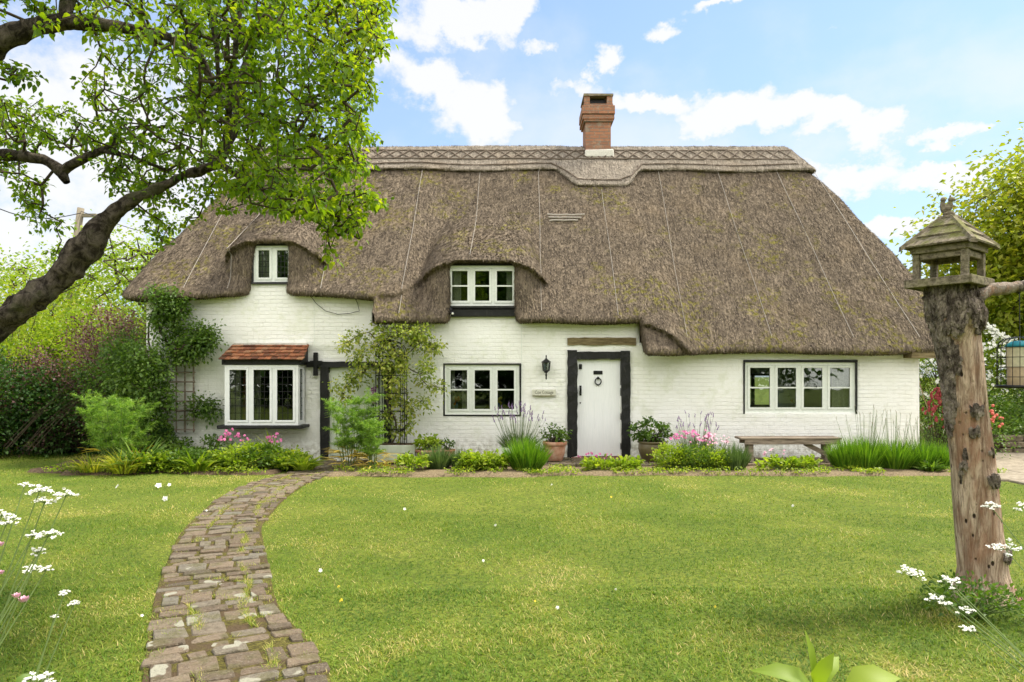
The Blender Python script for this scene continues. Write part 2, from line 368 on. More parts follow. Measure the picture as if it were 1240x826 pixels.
    c = m.mix(m.step(m.mth('SUBTRACT', li, thr), .62, .64), c, (.36, .345, .27)); M['path'] = m.fin(c, .9, n, 1., .03, .2)
    m = NT('red_doorstep_tile'); M['quarry'] = m.fin(m.mix(m.step(m.noise(10, 4), .3, .7), (.16, .05, .035), (.24, .085, .06)), .55)
    m = NT('terracotta'); n = m.noise(7, 5, .65); c = m.mix(m.step(n, .35, .65), (.36, .16, .09), (.50, .30, .21)); M['terra'] = m.fin(m.mix(m.mth('MULTIPLY', m.step(m.noise(5, 5), .52, .7), .6), c, (.58, .47, .38)), .85, n, .2, .01, .2)
    m = NT('olive_glaze'); M['olive'] = m.fin(m.mix(m.step(m.noise(6, 5), .3, .7), (.085, .07, .03), (.15, .12, .06)), .4, m.noise(20, 3), .15, .01, .4)
    # ground
    m = NT('lawn_soil_green'); n = m.noise(.8, 5, .6); n2 = m.noise(25, 5, .7)
    c = m.mix(m.step(n, .3, .7), (.105, .155, .018), (.19, .215, .035)); c = m.mix(m.step(n2, .35, .7), c, (.07, .09, .02)); M['lawn'] = m.fin(c, .95, n2, .6, .02, .1)
    m = NT('bed_soil'); n = m.noise(18, 6, .75); M['soil'] = m.fin(m.mix(m.step(n, .3, .7), (.06, .04, .025), (.17, .125, .08)), .95, n, .9, .03, .1)
    m = NT('mossy_soil'); n = m.noise(30, 6, .75); n2 = m.noise(4, 4, .6); c = m.mix(m.step(n, .35, .65), (.055, .045, .02), (.19, .17, .045)); M['moss'] = m.fin(m.mix(m.step(n2, .45, .6), c, (.12, .085, .05)), .95, n, 1., .03, .1)
    m = NT('gravel_sand'); n = m.noise(40, 6, .75); M['gravel'] = m.fin(m.mix(m.step(n, .3, .7), (.11, .085, .05), (.29, .225, .14)), .95, n, .9, .02, .1)
    m = NT('paving_stone'); n = m.noise(12, 6, .7); v = m.var(); M['flag'] = m.fin(m.mix(m.step(n, .3, .7), (.20, .17, .125), (.36, .31, .24)), .9, n, .4, .01, .2)
    m = NT('lump_stone'); n = m.noise(8, 6, .7); M['stone'] = m.fin(m.mix(m.step(n, .3, .7), (.09, .075, .05), (.22, .18, .12)), .9, n, .8, .03, .2)
    # bark
    m = NT('apple_bark'); n = m.noise(16, 7, .75, m.obj_co((1, 1, .8)), .5); n2 = m.noise(5, 4); c = m.mix(m.step(n, .38, .64), (.030, .023, .018), (.20, .165, .135)); c = m.mix(m.mth('MULTIPLY', m.step(n2, .55, .7), .5), c, (.15, .155, .08)); M['bark'] = m.fin(c, .95, n, 1., .06, .15)
    m = NT('dead_wood'); g = m.obj_co((1, 1, .13)); n = m.noise(26, 6, .7, g, .5); n2 = m.noise(4, 5, .6, m.obj_co((1, 1, .5)))
    v = m.var()
    crk = m.noise(60, 6, .75, g, .8); wood = m.mix(m.step(n, .34, .62), (.26, .165, .11), (.70, .54, .41)); wood = m.mix(m.mth('MULTIPLY', m.step(crk, .50, .36), .7), wood, (.14, .085, .055)); wood = m.mix(m.mth('MULTIPLY', m.step(n2, .46, .62), .75), wood, (.33, .17, .10))
    holes = m.n('TexVoronoi', {'Vector': m.obj_co((1, 1, .55)), 'Scale': 21.}); hd = m.step(holes.outputs['Distance'], .14, .24, 1., 0.)
    hsel = m.step(m.n('RGBToBW', {0: holes.outputs['Color']}).outputs[0], .46, .50); hh = m.mth('MULTIPLY', hd, hsel)
    wood = m.mix(hh, wood, (.05, .032, .02))
    bk = m.noise(15, 7, .8, m.obj_co((1, 1, .55)), .4); bark = m.mix(m.step(bk, .38, .64), (.075, .057, .045), (.50, .42, .35))
    c = m.mix(m.step(m.mth('ADD', v, m.mth('MULTIPLY', m.mth('SUBTRACT', bk, .5), .7)), .45, .53), wood, bark)
    hgt = m.mth('SUBTRACT', m.mth('ADD', n, m.mth('MULTIPLY', bk, v)), m.mth('MULTIPLY', hh, .8)); M['deadwood'] = m.fin(c, .88, hgt, 1., .05, .2)
    M['twig'] = plain('twig_bark', (.075, .058, .042), .9, .15)
    M['stem'] = plain('green_stem', (.14, .20, .06), .7, .2)
    M['stake'] = plain('bamboo_cane', (.36, .27, .15), .7)
    M['pole'] = plain('utility_pole_wood', (.22, .19, .14), .9)
    # leaves
    M['leaf_apple'] = leaf_mat('apple_leaf', [(0, (.05, .11, .010)), (.4, (.12, .225, .014)), (.75, (.22, .34, .020)), (1, (.36, .44, .03))], .60, tr_tint=(1.55, 1.4, .4))
    M['leaf_lime'] = leaf_mat('lime_leaf', [(0, (.12, .20, .015)), (.5, (.24, .34, .025)), (1, (.42, .46, .06))], .45)
    M['leaf_mid'] = leaf_mat('mid_leaf', [(0, (.045, .095, .015)), (.5, (.09, .17, .022)), (1, (.18, .27, .04))], .35)
    M['leaf_dark'] = leaf_mat('dark_leaf', [(0, (.020, .055, .012)), (.5, (.042, .10, .020)), (1, (.085, .16, .03))], .28)
    M['leaf_purple'] = leaf_mat('purple_leaf', [(0, (.07, .030, .032)), (.45, (.15, .075, .075)), (.8, (.27, .18, .15)), (1, (.17, .20, .05))], .25, tr_tint=(1.4, .9, .8))
    M['leaf_gold'] = leaf_mat('yellow_green_leaf', [(0, (.13, .19, .02)), (.5, (.29, .33, .03)), (1, (.52, .46, .06))], .45)
    M['leaf_rose'] = leaf_mat('rose_leaf', [(0, (.10, .17, .02)), (.45, (.24, .31, .035)), (1, (.55, .52, .14))], .35)
    M['leaf_grey'] = leaf_mat('lavender_leaf', [(0, (.06, .115, .035)), (.5, (.10, .17, .055)), (1, (.17, .24, .09))], .25)
    M['leaf_lav'] = leaf_mat('bright_lavender_leaf', [(0, (.055, .14, .012)), (.5, (.12, .26, .018)), (1, (.24, .38, .035))], .38)
    M['fennel'] = leaf_mat('fennel_frond', [(0, (.11, .22, .03)), (.5, (.20, .36, .05)), (1, (.36, .48, .09))], .4)
    M['withered'] = leaf_mat('withered_leaf', [(0, (.30, .24, .04)), (.5, (.48, .34, .05)), (1, (.55, .42, .12))], .3)
    M['grass'] = leaf_mat('grass_blade', [(0, (.055, .125, .010)), (.28, (.115, .205, .018)), (.56, (.205, .285, .032)), (.78, (.34, .34, .07)), (1, (.60, .48, .21))], .33, rough=.6, spec=.25)
    for nm, c in (('petal_white', (.80, .80, .72)), ('petal_pink', (.62, .16, .36)), ('petal_mauve', (.26, .17, .34)), ('petal_pale', (.72, .42, .52)), ('petal_red', (.30, .05, .055)), ('petal_coral', (.62, .16, .12)), ('petal_orange', (.70, .22, .03)), ('petal_yellow', (.72, .58, .05)), ('petal_purple', (.30, .06, .28)), ('pale_seed', (.45, .42, .34)), ('ceramic_blue', (.10, .20, .38)), ('ceramic_grey', (.3, .32, .33)), ('teal_plastic', (.02, .22, .28)), ('seed_mix', (.42, .33, .20)), ('cream_plastic', (.60, .56, .40)), ('sign_face', (.62, .62, .52)), ('sign_ink', (.16, .15, .12))):
        M[nm] = plain(nm, c, .6, .25)
make_mats()
# ================================================================ setting: ground
def sheet(name, outline, z, mat, kind='structure'):
    me = bpy.data.meshes.new(name); me.from_pydata([(x, y, z) for x, y in outline], [], [tuple(range(len(outline)))]); me.update()
    return obj(name, me, mat, kind=kind)
sheet('ground', [(-400, -60), (400, -60), (400, 700), (-400, 700)], -.03, M['lawn'])
# lawn: a gently uneven sheet
nx, ny = 140, 100
gx, gy = np.meshgrid(np.linspace(-16, 16, nx), np.linspace(.3, 13.2, ny), indexing='ij')
gz = (fbm(np.stack([gx, gy, gx*0], -1).reshape(-1, 3), .7, 3).reshape(nx, ny)-.5)*.05
ii = np.arange(nx*ny).reshape(nx, ny)
F = np.stack([ii[:-1, :-1], ii[1:, :-1], ii[1:, 1:], ii[:-1, 1:]], -1).reshape(-1, 4)
obj('lawn', npmesh('lawn', np.stack([gx, gy, gz-.012], -1).reshape(-1, 3), F, smooth=True), M['lawn'], kind='structure')
def ground_z(x, y):
    return (fbm(np.stack([x, y, np.zeros_like(x)], -1), .7, 3)-.5)*.05-.012

def slab(name, x0, x1, y0, y1, z, mat, nx=60, ny=12, amp=.03, edge=.12, seed=0):
    "soil or gravel bed with a wandering edge and a low crown"
    u, v = np.meshgrid(np.linspace(0, 1, nx), np.linspace(0, 1, ny), indexing='ij')
    X = x0+(x1-x0)*u; Y = y0+(y1-y0)*v
    Y = Y+(1-v)*(fbm(np.stack([X, X*0+seed, X*0], -1).reshape(-1, 3), 1.6, 3).reshape(X.shape)-.5)*edge*2
    Z = z+(fbm(np.stack([X, Y, X*0+seed], -1).reshape(-1, 3), 3, 3).reshape(X.shape)-.5)*amp*2 - .06*(np.minimum(v, 1-v) < 1e-6) - .06*(np.minimum(u, 1-u) < 1e-6)
    ii = np.arange(nx*ny).reshape(nx, ny)
    F = np.stack([ii[:-1, :-1], ii[1:, :-1], ii[1:, 1:], ii[:-1, 1:]], -1).reshape(-1, 4)
    return obj(name, npmesh(name, np.stack([X, Y, Z], -1).reshape(-1, 3), F, smooth=True), mat, kind='structure')
slab('flower_bed', -7.4, -3.85, 11.05, 13.05, .035, M['soil'], seed=2)
slab('flower_bed', -3.0, 8.1, 10.95, 11.95, .032, M['gravel'], 150, 12, seed=5)
slab('flower_bed', -8.1, -7.38, 11.3, 12.9, .03, M['soil'], seed=8)

# garden path of old bricks -------------------------------------------------
path_c = [(1.2,-.55,.45),(2.0,-.85,.45),(3.58,-1.42,.47),(4.66,-2.02,.41),(5.42,-2.34,.42),(7.18,-3.05,.40),(9.16,-3.44,.45),(10.2,-3.50,.45),(11.07,-3.40,.40),(12.0,-3.2,.45),(12.95,-3.02,.5)]
pY = np.array([p[0] for p in path_c]); pX = np.array([p[1] for p in path_c]); pW = np.array([p[2]-.045 for p in path_c])
_yy = np.linspace(1.2, 12.95, 400); _xx = np.interp(_yy, pY, pX)
for _ in range(6): _xx[5:-5] = np.convolve(_xx, np.ones(11)/11, 'same')[5:-5]
_s = np.concatenate([[0], np.cumsum(np.hypot(np.diff(_xx), np.diff(_yy)))])
def path_at(s):
    y = np.interp(s, _s, _yy); x = np.interp(s, _s, _xx); y2 = np.interp(s+.1, _s, _yy); x2 = np.interp(s+.1, _s, _xx)
    t = np.array([x2-x, y2-y]); t /= (np.linalg.norm(t)+1e-9); return np.array([x, y]), t, np.interp(y, pY, pW)
def brick(mb, c, t, n, ln, wd, h, z):
    "one worn brick lying on the ground, ln along n, wd along t"
    hx, hy, b = ln/2-.004, wd/2-.004, .012
    ring = [(-hx+b, -hy), (hx-b, -hy), (hx, -hy+b), (hx, hy-b), (hx-b, hy), (-hx+b, hy), (-hx, hy-b), (-hx, -hy+b)]
    tl = np.array([random.gauss(0, .03), random.gauss(0, .03)]); V = []
    jit = [random.uniform(-.008, .008) for _ in range(16)]
    for lev, (k, zz) in enumerate(((1, -.03), (1, h-.008), (.93, h))):
        for q, (a, bb) in enumerate(ring):
            a2 = a*k+jit[q]; b2 = bb*k+jit[q+8]
            V.append((c[0]+n[0]*a2+t[0]*b2, c[1]+n[1]*a2+t[1]*b2, z+zz+a2*tl[0]+b2*tl[1]))
    F = [(l*8+q, l*8+(q+1) % 8, l*8+8+(q+1) % 8, l*8+8+q) for l in range(2) for q in range(8)]+[tuple(range(16, 24))]
    mb.add(V, F)
mb = MB(); s = 0.0
while s < _s[-1]-.1:
    c, t, w = path_at(s); n = np.array([t[1], -t[0]])
    dep = random.choice([.11, .11, .20]); x = -w+random.uniform(-.05, .02)
    while x < w-.05:
        ln = random.choice([.21, .22, .20, .11]) if dep < .15 else random.choice([.11, .20, .21, .21])
        ln = min(ln, w+random.uniform(.0, .06)-x)
        if random.random() < .965 and ln > .05:
            g = c+n*(x+ln/2)+t*dep/2
            brick(mb, g, t, n, ln, dep, random.uniform(.022, .038), float(ground_z(np.array([g[0]]), np.array([g[1]]))[0])-.008)
        x += ln+random.uniform(.010, .024)
    s += dep+random.uniform(.008, .020)
mb.build('brick_path', M['path'], kind='structure')
# earth under the path
pv = []; pf = []
for i, ss in enumerate(np.linspace(0, _s[-1]-.1, 120)):
    c, t, w = path_at(ss); n = np.array([t[1], -t[0]])
    for q in (-1, 1):
        g = c+n*q*(w+.03); pv.append((g[0], g[1], float(ground_z(np.array([g[0]]), np.array([g[1]]))[0])+.010))
    if i: pf.append((2*i-2, 2*i-1, 2*i+1, 2*i))
obj('path_bed', npmesh('path_bed', np.array(pv), np.array(pf)), M['moss'], kind='structure')

# brick terrace along the front wall
mb = MB()
y = 11.95
while y < 12.98:
    x = -1.9+random.uniform(0, .1)
    while x < 7.3:
        ln = .215
        if random.random() < .97: brick(mb, np.array([x+ln/2, y+.052]), np.array([0., 1.]), np.array([1., 0.]), ln, .105, random.uniform(.05, .062), 0.)
        x += ln+.01
    y += .114
mb.build('brick_terrace', M['path'], kind='structure')
slab('terrace_bed', -3.0, 7.5, 11.88, 13.02, .02, M['soil'], 80, 8, .01, .02)
# paved path to the right of the house
mb = MB(); y = 9.2
for r_ in range(13):
    x = 7.3+random.uniform(0, .3) if y < 14 else 8.6; dy = random.choice([.45, .6])
    x = max(x, 7.2+(0 if y > 10 else (10-y)*.9))
    while x < 12.5:
        dx = random.choice([.45, .6, .75]); mb.box(x, x+dx-.015, y, y+dy-.015, -.04, .03+random.uniform(-.004, .004), .004, .01); x += dx
    y += dy
mb.build('paved_path', M['flag'], kind='structure')

# ================================================================ the cottage
HOUSE = (.4, 13, 0)
cottage = empty('thatched_cottage', HOUSE, 'long white cottage of painted brick under a thick brown thatched roof', 'cottage')
WY = 13.0; RY = 16.4; RZ = 6.98; EY = 12.6
SX = lambda px: (px-620)*WY/830
SZ = lambda py: 1.6+(455-py)*WY/830
XL, XR = SX(178), SX(1113)
# openings in the front wall: x0, x1, z0, z1
OP = dict(door=(SX(699), SX(752), .05, SZ(435)), barn=(-3.47, -2.42, .05, SZ(445)), low=(SX(539), SX(629), SZ(502), SZ(442)),
          right=(SX(902), SX(1036), SZ(500), SZ(439)), bay=(-5.28, -3.96, .70, 1.78), dl=(SX(308), SX(355), SZ(342), SZ(298)), dm=(SX(541), SX(627), SZ(371), SZ(322)))

def ze(x):    # height of the notional eave line of the roof slope
    return 3.09+(2.59-3.09)*sstep(-2.25, -1.4, x)+(2.02-2.59)*sstep(2.7, 3.6, x)
def y_main(x, z):
    e = ze(x); return EY+(z-e)*(RY-EY)/(RZ-e)
def xr_edge(z): return np.interp(z, [1.5, 2.0, 3.5, 4.5, 6.24, 6.98, 7.4], [8.42, 8.40, 8.27, 7.88, 7.09, 6.62, 6.3])
def xl_edge(z): return np.interp(z, [2.5, 3.16, 3.69, 5.06, 6.4, 6.98, 7.4], [-7.30, -7.28, -7.2, -6.69, -6.25, -6.03, -5.8])
DM = dict(xc=-.565, w=.60, zt=3.72, hw=.78, reach=1.18, e=2.59)
DL = dict(xc=-4.535, w=.315, zt=4.10, hw=.48, reach=.92, e=3.09)
def brow_z(d, x):
    a = np.abs(x-d['xc']); t = np.clip((a-d['hw']*.55)/(d['reach']-d['hw']*.55), 0, 2)
    return d['zt']-.30*t**1.7
def y_outer(x, z):
    "front face of the thatch"
    y = y_main(x, z)
    for d in (DM, DL):
        a = np.abs(x-d['xc']); zb = brow_z(d, x)
        lat = sstep(d['reach']*.72, d['reach']+.55, a)
        yb = 12.66+(z-zb)/.62+lat*1.25
        yc = 12.80+(z-d['e'])*.07+sstep(d['reach']*.7, d['reach']+.45, a)*1.1
        above = z > zb
        k = .16                               # smooth minimum
        def smin(p, q): h = np.clip(.5+.5*(q-p)/k, 0, 1); return q*(1-h)+p*h-k*h*(1-h)
        y = np.where(above, smin(y, yb), smin(y, np.maximum(yc, np.where(z > zb-.02, yc, yc))))
    # the middle slope hangs over the recessed nose to its right, the left eave over the cheek to its right
    y = y+.17*((x > 2.42) & (x < 3.25) & (z < 2.54-.50*np.clip((x-2.42)/.78, 0, 1)**1.6))
    y = y+.11*((x > -2.5) & (x < -1.75) & (z < 3.07+.45*np.clip((x+2.2)/.5, 0, 1)**1.5))
    return y
def eave_cut(x):
    e = np.where(x < -2.52, 3.05+.05*np.sin(x*1.3+1), np.where(x < 2.42, 2.57+.02*np.sin(x*3), 2.00+.02*np.sin(x*1.7)))
    return e
H = .05
def smax(a, b, k): h = np.clip(.5-.5*(b-a)/k, 0, 1); return b*(1-h)+a*h+k*h*(1-h)
def thatch_field(x, y, z):
    yy = RY-np.abs(y-RY); front = y < RY
    ys = np.where(front, y_outer(x, z), y_main(x, z))
    lump = (fbm(np.stack([x, y, z], -1), 1.3, 2)-.5)*.10+(fbm(np.stack([x, y, z], -1), 7, 2)-.5)*.016
    f_out = (ys-yy)*.76+lump
    side = np.maximum(x-xr_edge(z), xl_edge(z)-x)*.93+lump*.7
    out = smax(f_out, side, .22)
    core = smax((y_main(x, z)-yy)*.76, side, .2)+.50
    f = np.maximum(out, -core)
    cut = eave_cut(x)+(yy-EY)*.05+lump*.35
    f = smax(f, (cut-z), .16)
    # openings for the two dormer windows
    for d, (sl, sr) in ((DM, (.0, .03)), (DL, (.10, -.03))):
        low = np.clip((d['zt']-z)/.9, 0, 1.3)
        ox = np.maximum((d['xc']-d['w']-sl*low)-x, x-(d['xc']+d['w']+sr*low)-lump*.4)
        o = smax(ox, z-brow_z(d, x)-.0, .10); o = np.maximum(o, yy-14.6)
        o = np.where(front, o, 1.)
        f = smax(f, -o, .12)
    return f
def surface_nets(fn, lo, hi, h):
    ax = [np.arange(lo[i], hi[i]+h, h) for i in range(3)]; n = [len(a) for a in ax]
    Fv = np.empty(n, np.float32)
    for i0 in range(0, n[0], 24):
        g = np.meshgrid(ax[0][i0:i0+24], ax[1], ax[2], indexing='ij'); Fv[i0:i0+24] = fn(g[0], g[1], g[2])
    ins = Fv < 0
    c = sum(ins[a:n[0]-1+a, b:n[1]-1+b, d:n[2]-1+d].astype(np.int8) for a in (0, 1) for b in (0, 1) for d in (0, 1))
    mixed = (c > 0) & (c < 8); I, J, K = np.nonzero(mixed); idx = np.full(mixed.shape, -1, np.int32); idx[I, J, K] = np.arange(len(I))
    acc = np.zeros((len(I), 3)); cnt = np.zeros(len(I))
    cs = [(a, b, d) for a in (0, 1) for b in (0, 1) for d in (0, 1)]
    for p in cs:
        for axn in range(3):
            if p[axn]: continue
            q = list(p); q[axn] = 1
            f0 = Fv[I+p[0], J+p[1], K+p[2]]; f1 = Fv[I+q[0], J+q[1], K+q[2]]; m = (f0 < 0) != (f1 < 0)
            t = np.where(m, f0/(f0-f1+1e-12), 0); pos = np.stack([np.full(len(I), float(v)) for v in p], -1); pos[:, axn] = t
            acc[m] += pos[m]; cnt[m] += 1
    V = (acc/cnt[:, None]+np.stack([I, J, K], -1))*h+np.array(lo)
    Q = []
    for axn in range(3):
        sl0 = [slice(None)]*3; sl1 = [slice(None)]*3; sl0[axn] = slice(0, -1); sl1[axn] = slice(1, None)
        a = ins[tuple(sl0)]; b = ins[tuple(sl1)]; e = np.argwhere(a != b)
        o = [k for k in range(3) if k != axn]; e = e[(e[:, o[0]] > 0) & (e[:, o[1]] > 0) & (e[:, o[0]] < n[o[0]]-1) & (e[:, o[1]] < n[o[1]]-1)]
        def cell(d0, d1):
            w = e.copy(); w[:, o[0]] += d0; w[:, o[1]] += d1; return idx[w[:, 0], w[:, 1], w[:, 2]]
        q = np.stack([cell(-1, -1), cell(0, -1), cell(0, 0), cell(-1, 0)], -1)
        flip = a[e[:, 0], e[:, 1], e[:, 2]]
        if axn == 1: flip = ~flip
        q[~flip] = q[~flip][:, ::-1]; Q.append(q)
    return V, np.concatenate(Q)
def straws(V, F, n, lo=.05, hi=.13, wd=.006, lift=.008, ymax=99, seed=1, flare=.02):
    "short reed ends lying down the slope"
    r = np.random.default_rng(seed); A = V[F[:, 0]]; B = V[F[:, 1]]; C = V[F[:, 2]]; D = V[F[:, 3]]
    nr = np.cross(C-A, D-B); ar = np.linalg.norm(nr, axis=1); ctr = (A+B+C+D)/4; w = ar*(ctr[:, 1] < ymax); w /= w.sum()
    k = r.choice(len(F), n, p=w); u = r.random((n, 1)); v = r.random((n, 1))
    p = (A[k]*(1-u)+B[k]*u)*(1-v)+(D[k]*(1-u)+C[k]*u)*v; nn = nr[k]/(ar[k][:, None]+1e-9)
    dn = np.array([0, 0, -1.])-nn*(-nn[:, 2:3]); ln = np.linalg.norm(dn, axis=1, keepdims=True); dn = np.where(ln > .2, dn/(ln+1e-9), np.array([0., -1., 0.]))
    sd_ = np.cross(nn, dn); a = r.normal(0, .28, (n, 1)); dr = dn*np.cos(a)+sd_*np.sin(a); sd2 = np.cross(nn, dr)
    L_ = r.uniform(lo, hi, (n, 1)); W = wd*r.uniform(.5, 1.3, (n, 1)); lf = r.uniform(0, flare, (n, 1))
    p0 = p-dr*L_*.5+nn*(lift*.2); p1 = p+dr*L_*.5+nn*(lift+lf)
    V2 = np.stack([p0-sd2*W, p0+sd2*W, p1+sd2*W*.7, p1-sd2*W*.7], 1).reshape(-1, 3)
    F2 = np.arange(n*4).reshape(n, 4); var = np.repeat(r.random(n)**1.2, 4)
    return V2, F2, var
V, F = surface_nets(thatch_field, (-7.65, 12.25, 1.7), (8.75, 20.55, 7.35), H)
vb = .25+.5*fbm(V*np.array([1, .6, .6]), 9, 3)
V2, F2, v2 = straws(V, F, 260000, .03, .085, .0062, ymax=16.5)
thatch_o = obj('thatched_roof', npmesh('thatched_roof', np.concatenate([V, V2]), np.concatenate([F, F2+len(V)]), np.concatenate([vb, v2]), True), M['thatch'], cottage)
ROOFV, ROOFF = V, F
# ridge: block cut cap with its scallop round the chimney
def ridge_low(x):
    sag = .46*sstep(.95, 1.5, x)*(1-sstep(2.55, 3.0, x))
    return 6.33+.03*np.sin(x*2.1)-sag
def ridge_field(x, y, z):
    yy = RY-np.abs(y-RY); lump = (fbm(np.stack([x, y, z], -1), 9, 2)-.5)*.03
    f_out = (y_main(x, z)-yy)*.76; side = np.maximum(x-xr_edge(z), xl_edge(z)-x)*.93
    base = smax(f_out, side, .2)
    f = np.maximum(base-.09+lump, -(base+.12)); cut = ridge_low(x)-z
    f = smax(f, cut, .035)
    f = np.maximum(f, z-(RZ+.10+.05*sstep(-2.2, 1.2, x)*(x < 1.25)))
    return f
V, F = surface_nets(ridge_field, (-6.6, 14.9, 5.6), (7.5, 17.9, 7.3), .04)
vb = .25+.5*fbm(V, 9, 3); V2, F2, v2 = straws(V, F, 45000, .04, .10, .006, .006, 16.6, 3, .012)
ridge_o = obj('ridge_cap', npmesh('ridge_cap', np.concatenate([V, V2]), np.concatenate([F, F2+len(V)]), np.concatenate([vb, v2]), True), M['ridge_thatch'], thatch_o)
def on_roof(x, z, off=.0):
    x = np.array([float(x)]); z = np.array([float(z)])
    y = y_outer(x, z)[0]; return np.array([x[0], y-off*.76, z[0]+off*.6])
mb = MB()
def spar(p, q, off=.108, r=.017):
    n_ = max(2, int(np.hypot(q[0]-p[0], q[1]-p[1])/.12)+1)
    mb.tube([on_roof(lerp(p[0], q[0], t), lerp(p[1], q[1], t), off+random.uniform(-.006, .01)) for t in np.linspace(0, 1, n_)], r, 5)
xs = np.arange(-5.7, 6.75, .30)
for a, b in zip(xs[:-1], xs[1:]):
    if 1.62 < (a+b)/2 < 2.42:
        dz = -.30
    else: dz = 0
    j = lambda: random.uniform(-.015, .015)
    for zz in (6.87, 6.60): spar((a, zz+j()), (b, zz+j()))
    spar((a, 6.60+j()), (b, 6.87+j())); spar((a, 6.87+j()), (b, 6.60+j()))
    for k in (.10,):
        za = ridge_low(a)+k; zb_ = ridge_low(b)+k; spar((a, za), (b, zb_))
def spars_ticks():
    for x in np.arange(-5.8, 6.9, .11):
        z0 = ridge_low(x)+.10; mb.tube([on_roof(x, z0+.02, .118), on_roof(x+.01, z0-.025, .112)], .011, 4)
spars_ticks(); mb.build('ridge_spars', M['spar'], ridge_o)
# seams of the wire netting down the slope
for (xt, xb) in [(513,487),(582,566),(652,655),(725,748),(797,830),(868,936),(940,1035),(985,1115),(420,395),(345,277),(300,225)]:
    mbn = MB(); pts = []
    for t in np.linspace(0, 1, 50):
        z = lerp(6.30, 2.3, t); X1 = (xt-620)*15.9/830; X2 = (xb-620)*12.75/830
        x = lerp(X1, X2, t)+.006*math.sin(t*9+xt)
        if z < float(eave_cut(np.array([x]))[0])+.12: break
        if any(abs(x-d['xc']) < d['w']+.1 and z < float(brow_z(d, np.array([x]))[0])+.05 for d in (DM, DL)): break
        pts.append(on_roof(x, z, .035))
    mbn.tube(pts, .0052, 4); mbn.build('netting_seam', M['wire'], thatch_o)
# the pale mended patch of battens high on the slope
mb = MB()
for k in range(3): 
    a = (663-620)*14.6/830+.02*k; z = 1.6+(455-(256+k*4))*14.6/830*1.0
    pts = [on_roof(lerp(a, a+.80-.1*k, t), 5.02-.075*k+random.uniform(-.01, .01), .045) for t in np.linspace(0, 1, 7)]; mb.tube(pts, .016, 5)
mb.build('mending_rods', M['wire'], thatch_o)

# walls ---------------------------------------------------------------------
def wall_top(x):
    t = float(eave_cut(np.array([x]))[0])+.28
    for k, d in (('dl', DL), ('dm', DM)):
        o = OP[k]
        if abs(x-d['xc']) < d['w']+.22: t = max(t, o[3]+.06)
    return t
def grid(vals, step):
    vals = sorted(set(round(v, 4) for v in vals)); out = []
    for a, b in zip(vals[:-1], vals[1:]):
        n_ = max(1, int(math.ceil((b-a)/step))); out += [a+(b-a)*i/n_ for i in range(n_)]
    return out+[vals[-1]]
def wall_front():
    xs = [XL, XR, -2.35]; zs = [-.1, 4.2, 2.09, 2.14]
    for o in OP.values(): xs += [o[0], o[1]]; zs += [o[2], o[3]]
    X = grid(xs, .12); Z = grid(zs, .09); V = []; id_ = {}; F = []
    def yoff(x, z):
        o = .0
        if x < -2.36: o += .035*(z > 2.11)-.012
        bulge = .05*math.exp(-((z-.05)/.16)**2)
        return -o-bulge*(.4+.6*float(vnoise(np.array([[x*2.3, 3.1, z*2]]))[0]))+.016*(float(vnoise(np.array([[x*1.7, 1, z*1.7]]))[0])-.5)+.008*(float(vnoise(np.array([[x*9, 1, z*13]]))[0])-.5)
    def vid(i, k):
        if (i, k) not in id_: id_[i, k] = len(V); V.append((X[i], WY+yoff(X[i], Z[k]), Z[k]))
        return id_[i, k]
    def solid(x, z):
        if z > wall_top(x): return False
        return not any(o[0] < x < o[1] and o[2] < z < o[3] for o in OP.values())
    back = {}
    def bid(i, k):
        if (i, k) not in back: back[i, k] = len(V); V.append((X[i], WY+.22, Z[k]))
        return back[i, k]
    S = np.zeros((len(X)-1, len(Z)-1), bool)
    for i in range(len(X)-1):
        for k in range(len(Z)-1): S[i, k] = solid((X[i]+X[i+1])/2, (Z[k]+Z[k+1])/2)
    for i in range(len(X)-1):
        for k in range(len(Z)-1):
            if not S[i, k]: continue
            F.append((vid(i, k), vid(i+1, k), vid(i+1, k+1), vid(i, k+1)))
            F.append((bid(i, k), bid(i, k+1), bid(i+1, k+1), bid(i+1, k)))
            if i == 0 or not S[i-1, k]: F.append((vid(i, k), vid(i, k+1), bid(i, k+1), bid(i, k)))
            if i == len(X)-2 or not S[i+1, k]: F.append((vid(i+1, k), bid(i+1, k), bid(i+1, k+1), vid(i+1, k+1)))
            if k == 0 or not S[i, k-1]: F.append((vid(i, k), bid(i, k), bid(i+1, k), vid(i+1, k)))
            if k == len(Z)-2 or not S[i, k+1]: F.append((vid(i, k+1), vid(i+1, k+1), bid(i+1, k+1), bid(i, k+1)))
    return np.array(V), np.array(F)
V, F = wall_front()
obj('wall', npmesh('front_wall', V, F), M['wall'], cottage)
mb = MB()
mb.box(XL+.002, XL+.25, WY+.225, 19.8, -.1, 3.35).box(XR-.25, XR-.002, WY+.225, 19.8, -.1, 2.3).box(XL, 6.35, 19.8, 20.02, -.1, 2.35).box(7.6, XR, 19.8, 20.02, -.1, 2.35).box(6.35, 7.6, 19.801, 20.019, -.1, .7).box(6.35, 7.6, 19.801, 20.019, 1.65, 2.35)
mb.build('wall', M['wall'], cottage)
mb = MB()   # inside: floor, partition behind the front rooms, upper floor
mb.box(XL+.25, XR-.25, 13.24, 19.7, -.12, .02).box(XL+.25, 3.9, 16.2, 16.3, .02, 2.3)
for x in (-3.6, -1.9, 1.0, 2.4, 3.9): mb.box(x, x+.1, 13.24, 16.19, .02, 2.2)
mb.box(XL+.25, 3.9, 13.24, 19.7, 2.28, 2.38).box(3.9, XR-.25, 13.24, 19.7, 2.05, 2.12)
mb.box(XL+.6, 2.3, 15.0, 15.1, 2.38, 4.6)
mb.build('interior', M['room'], cottage)
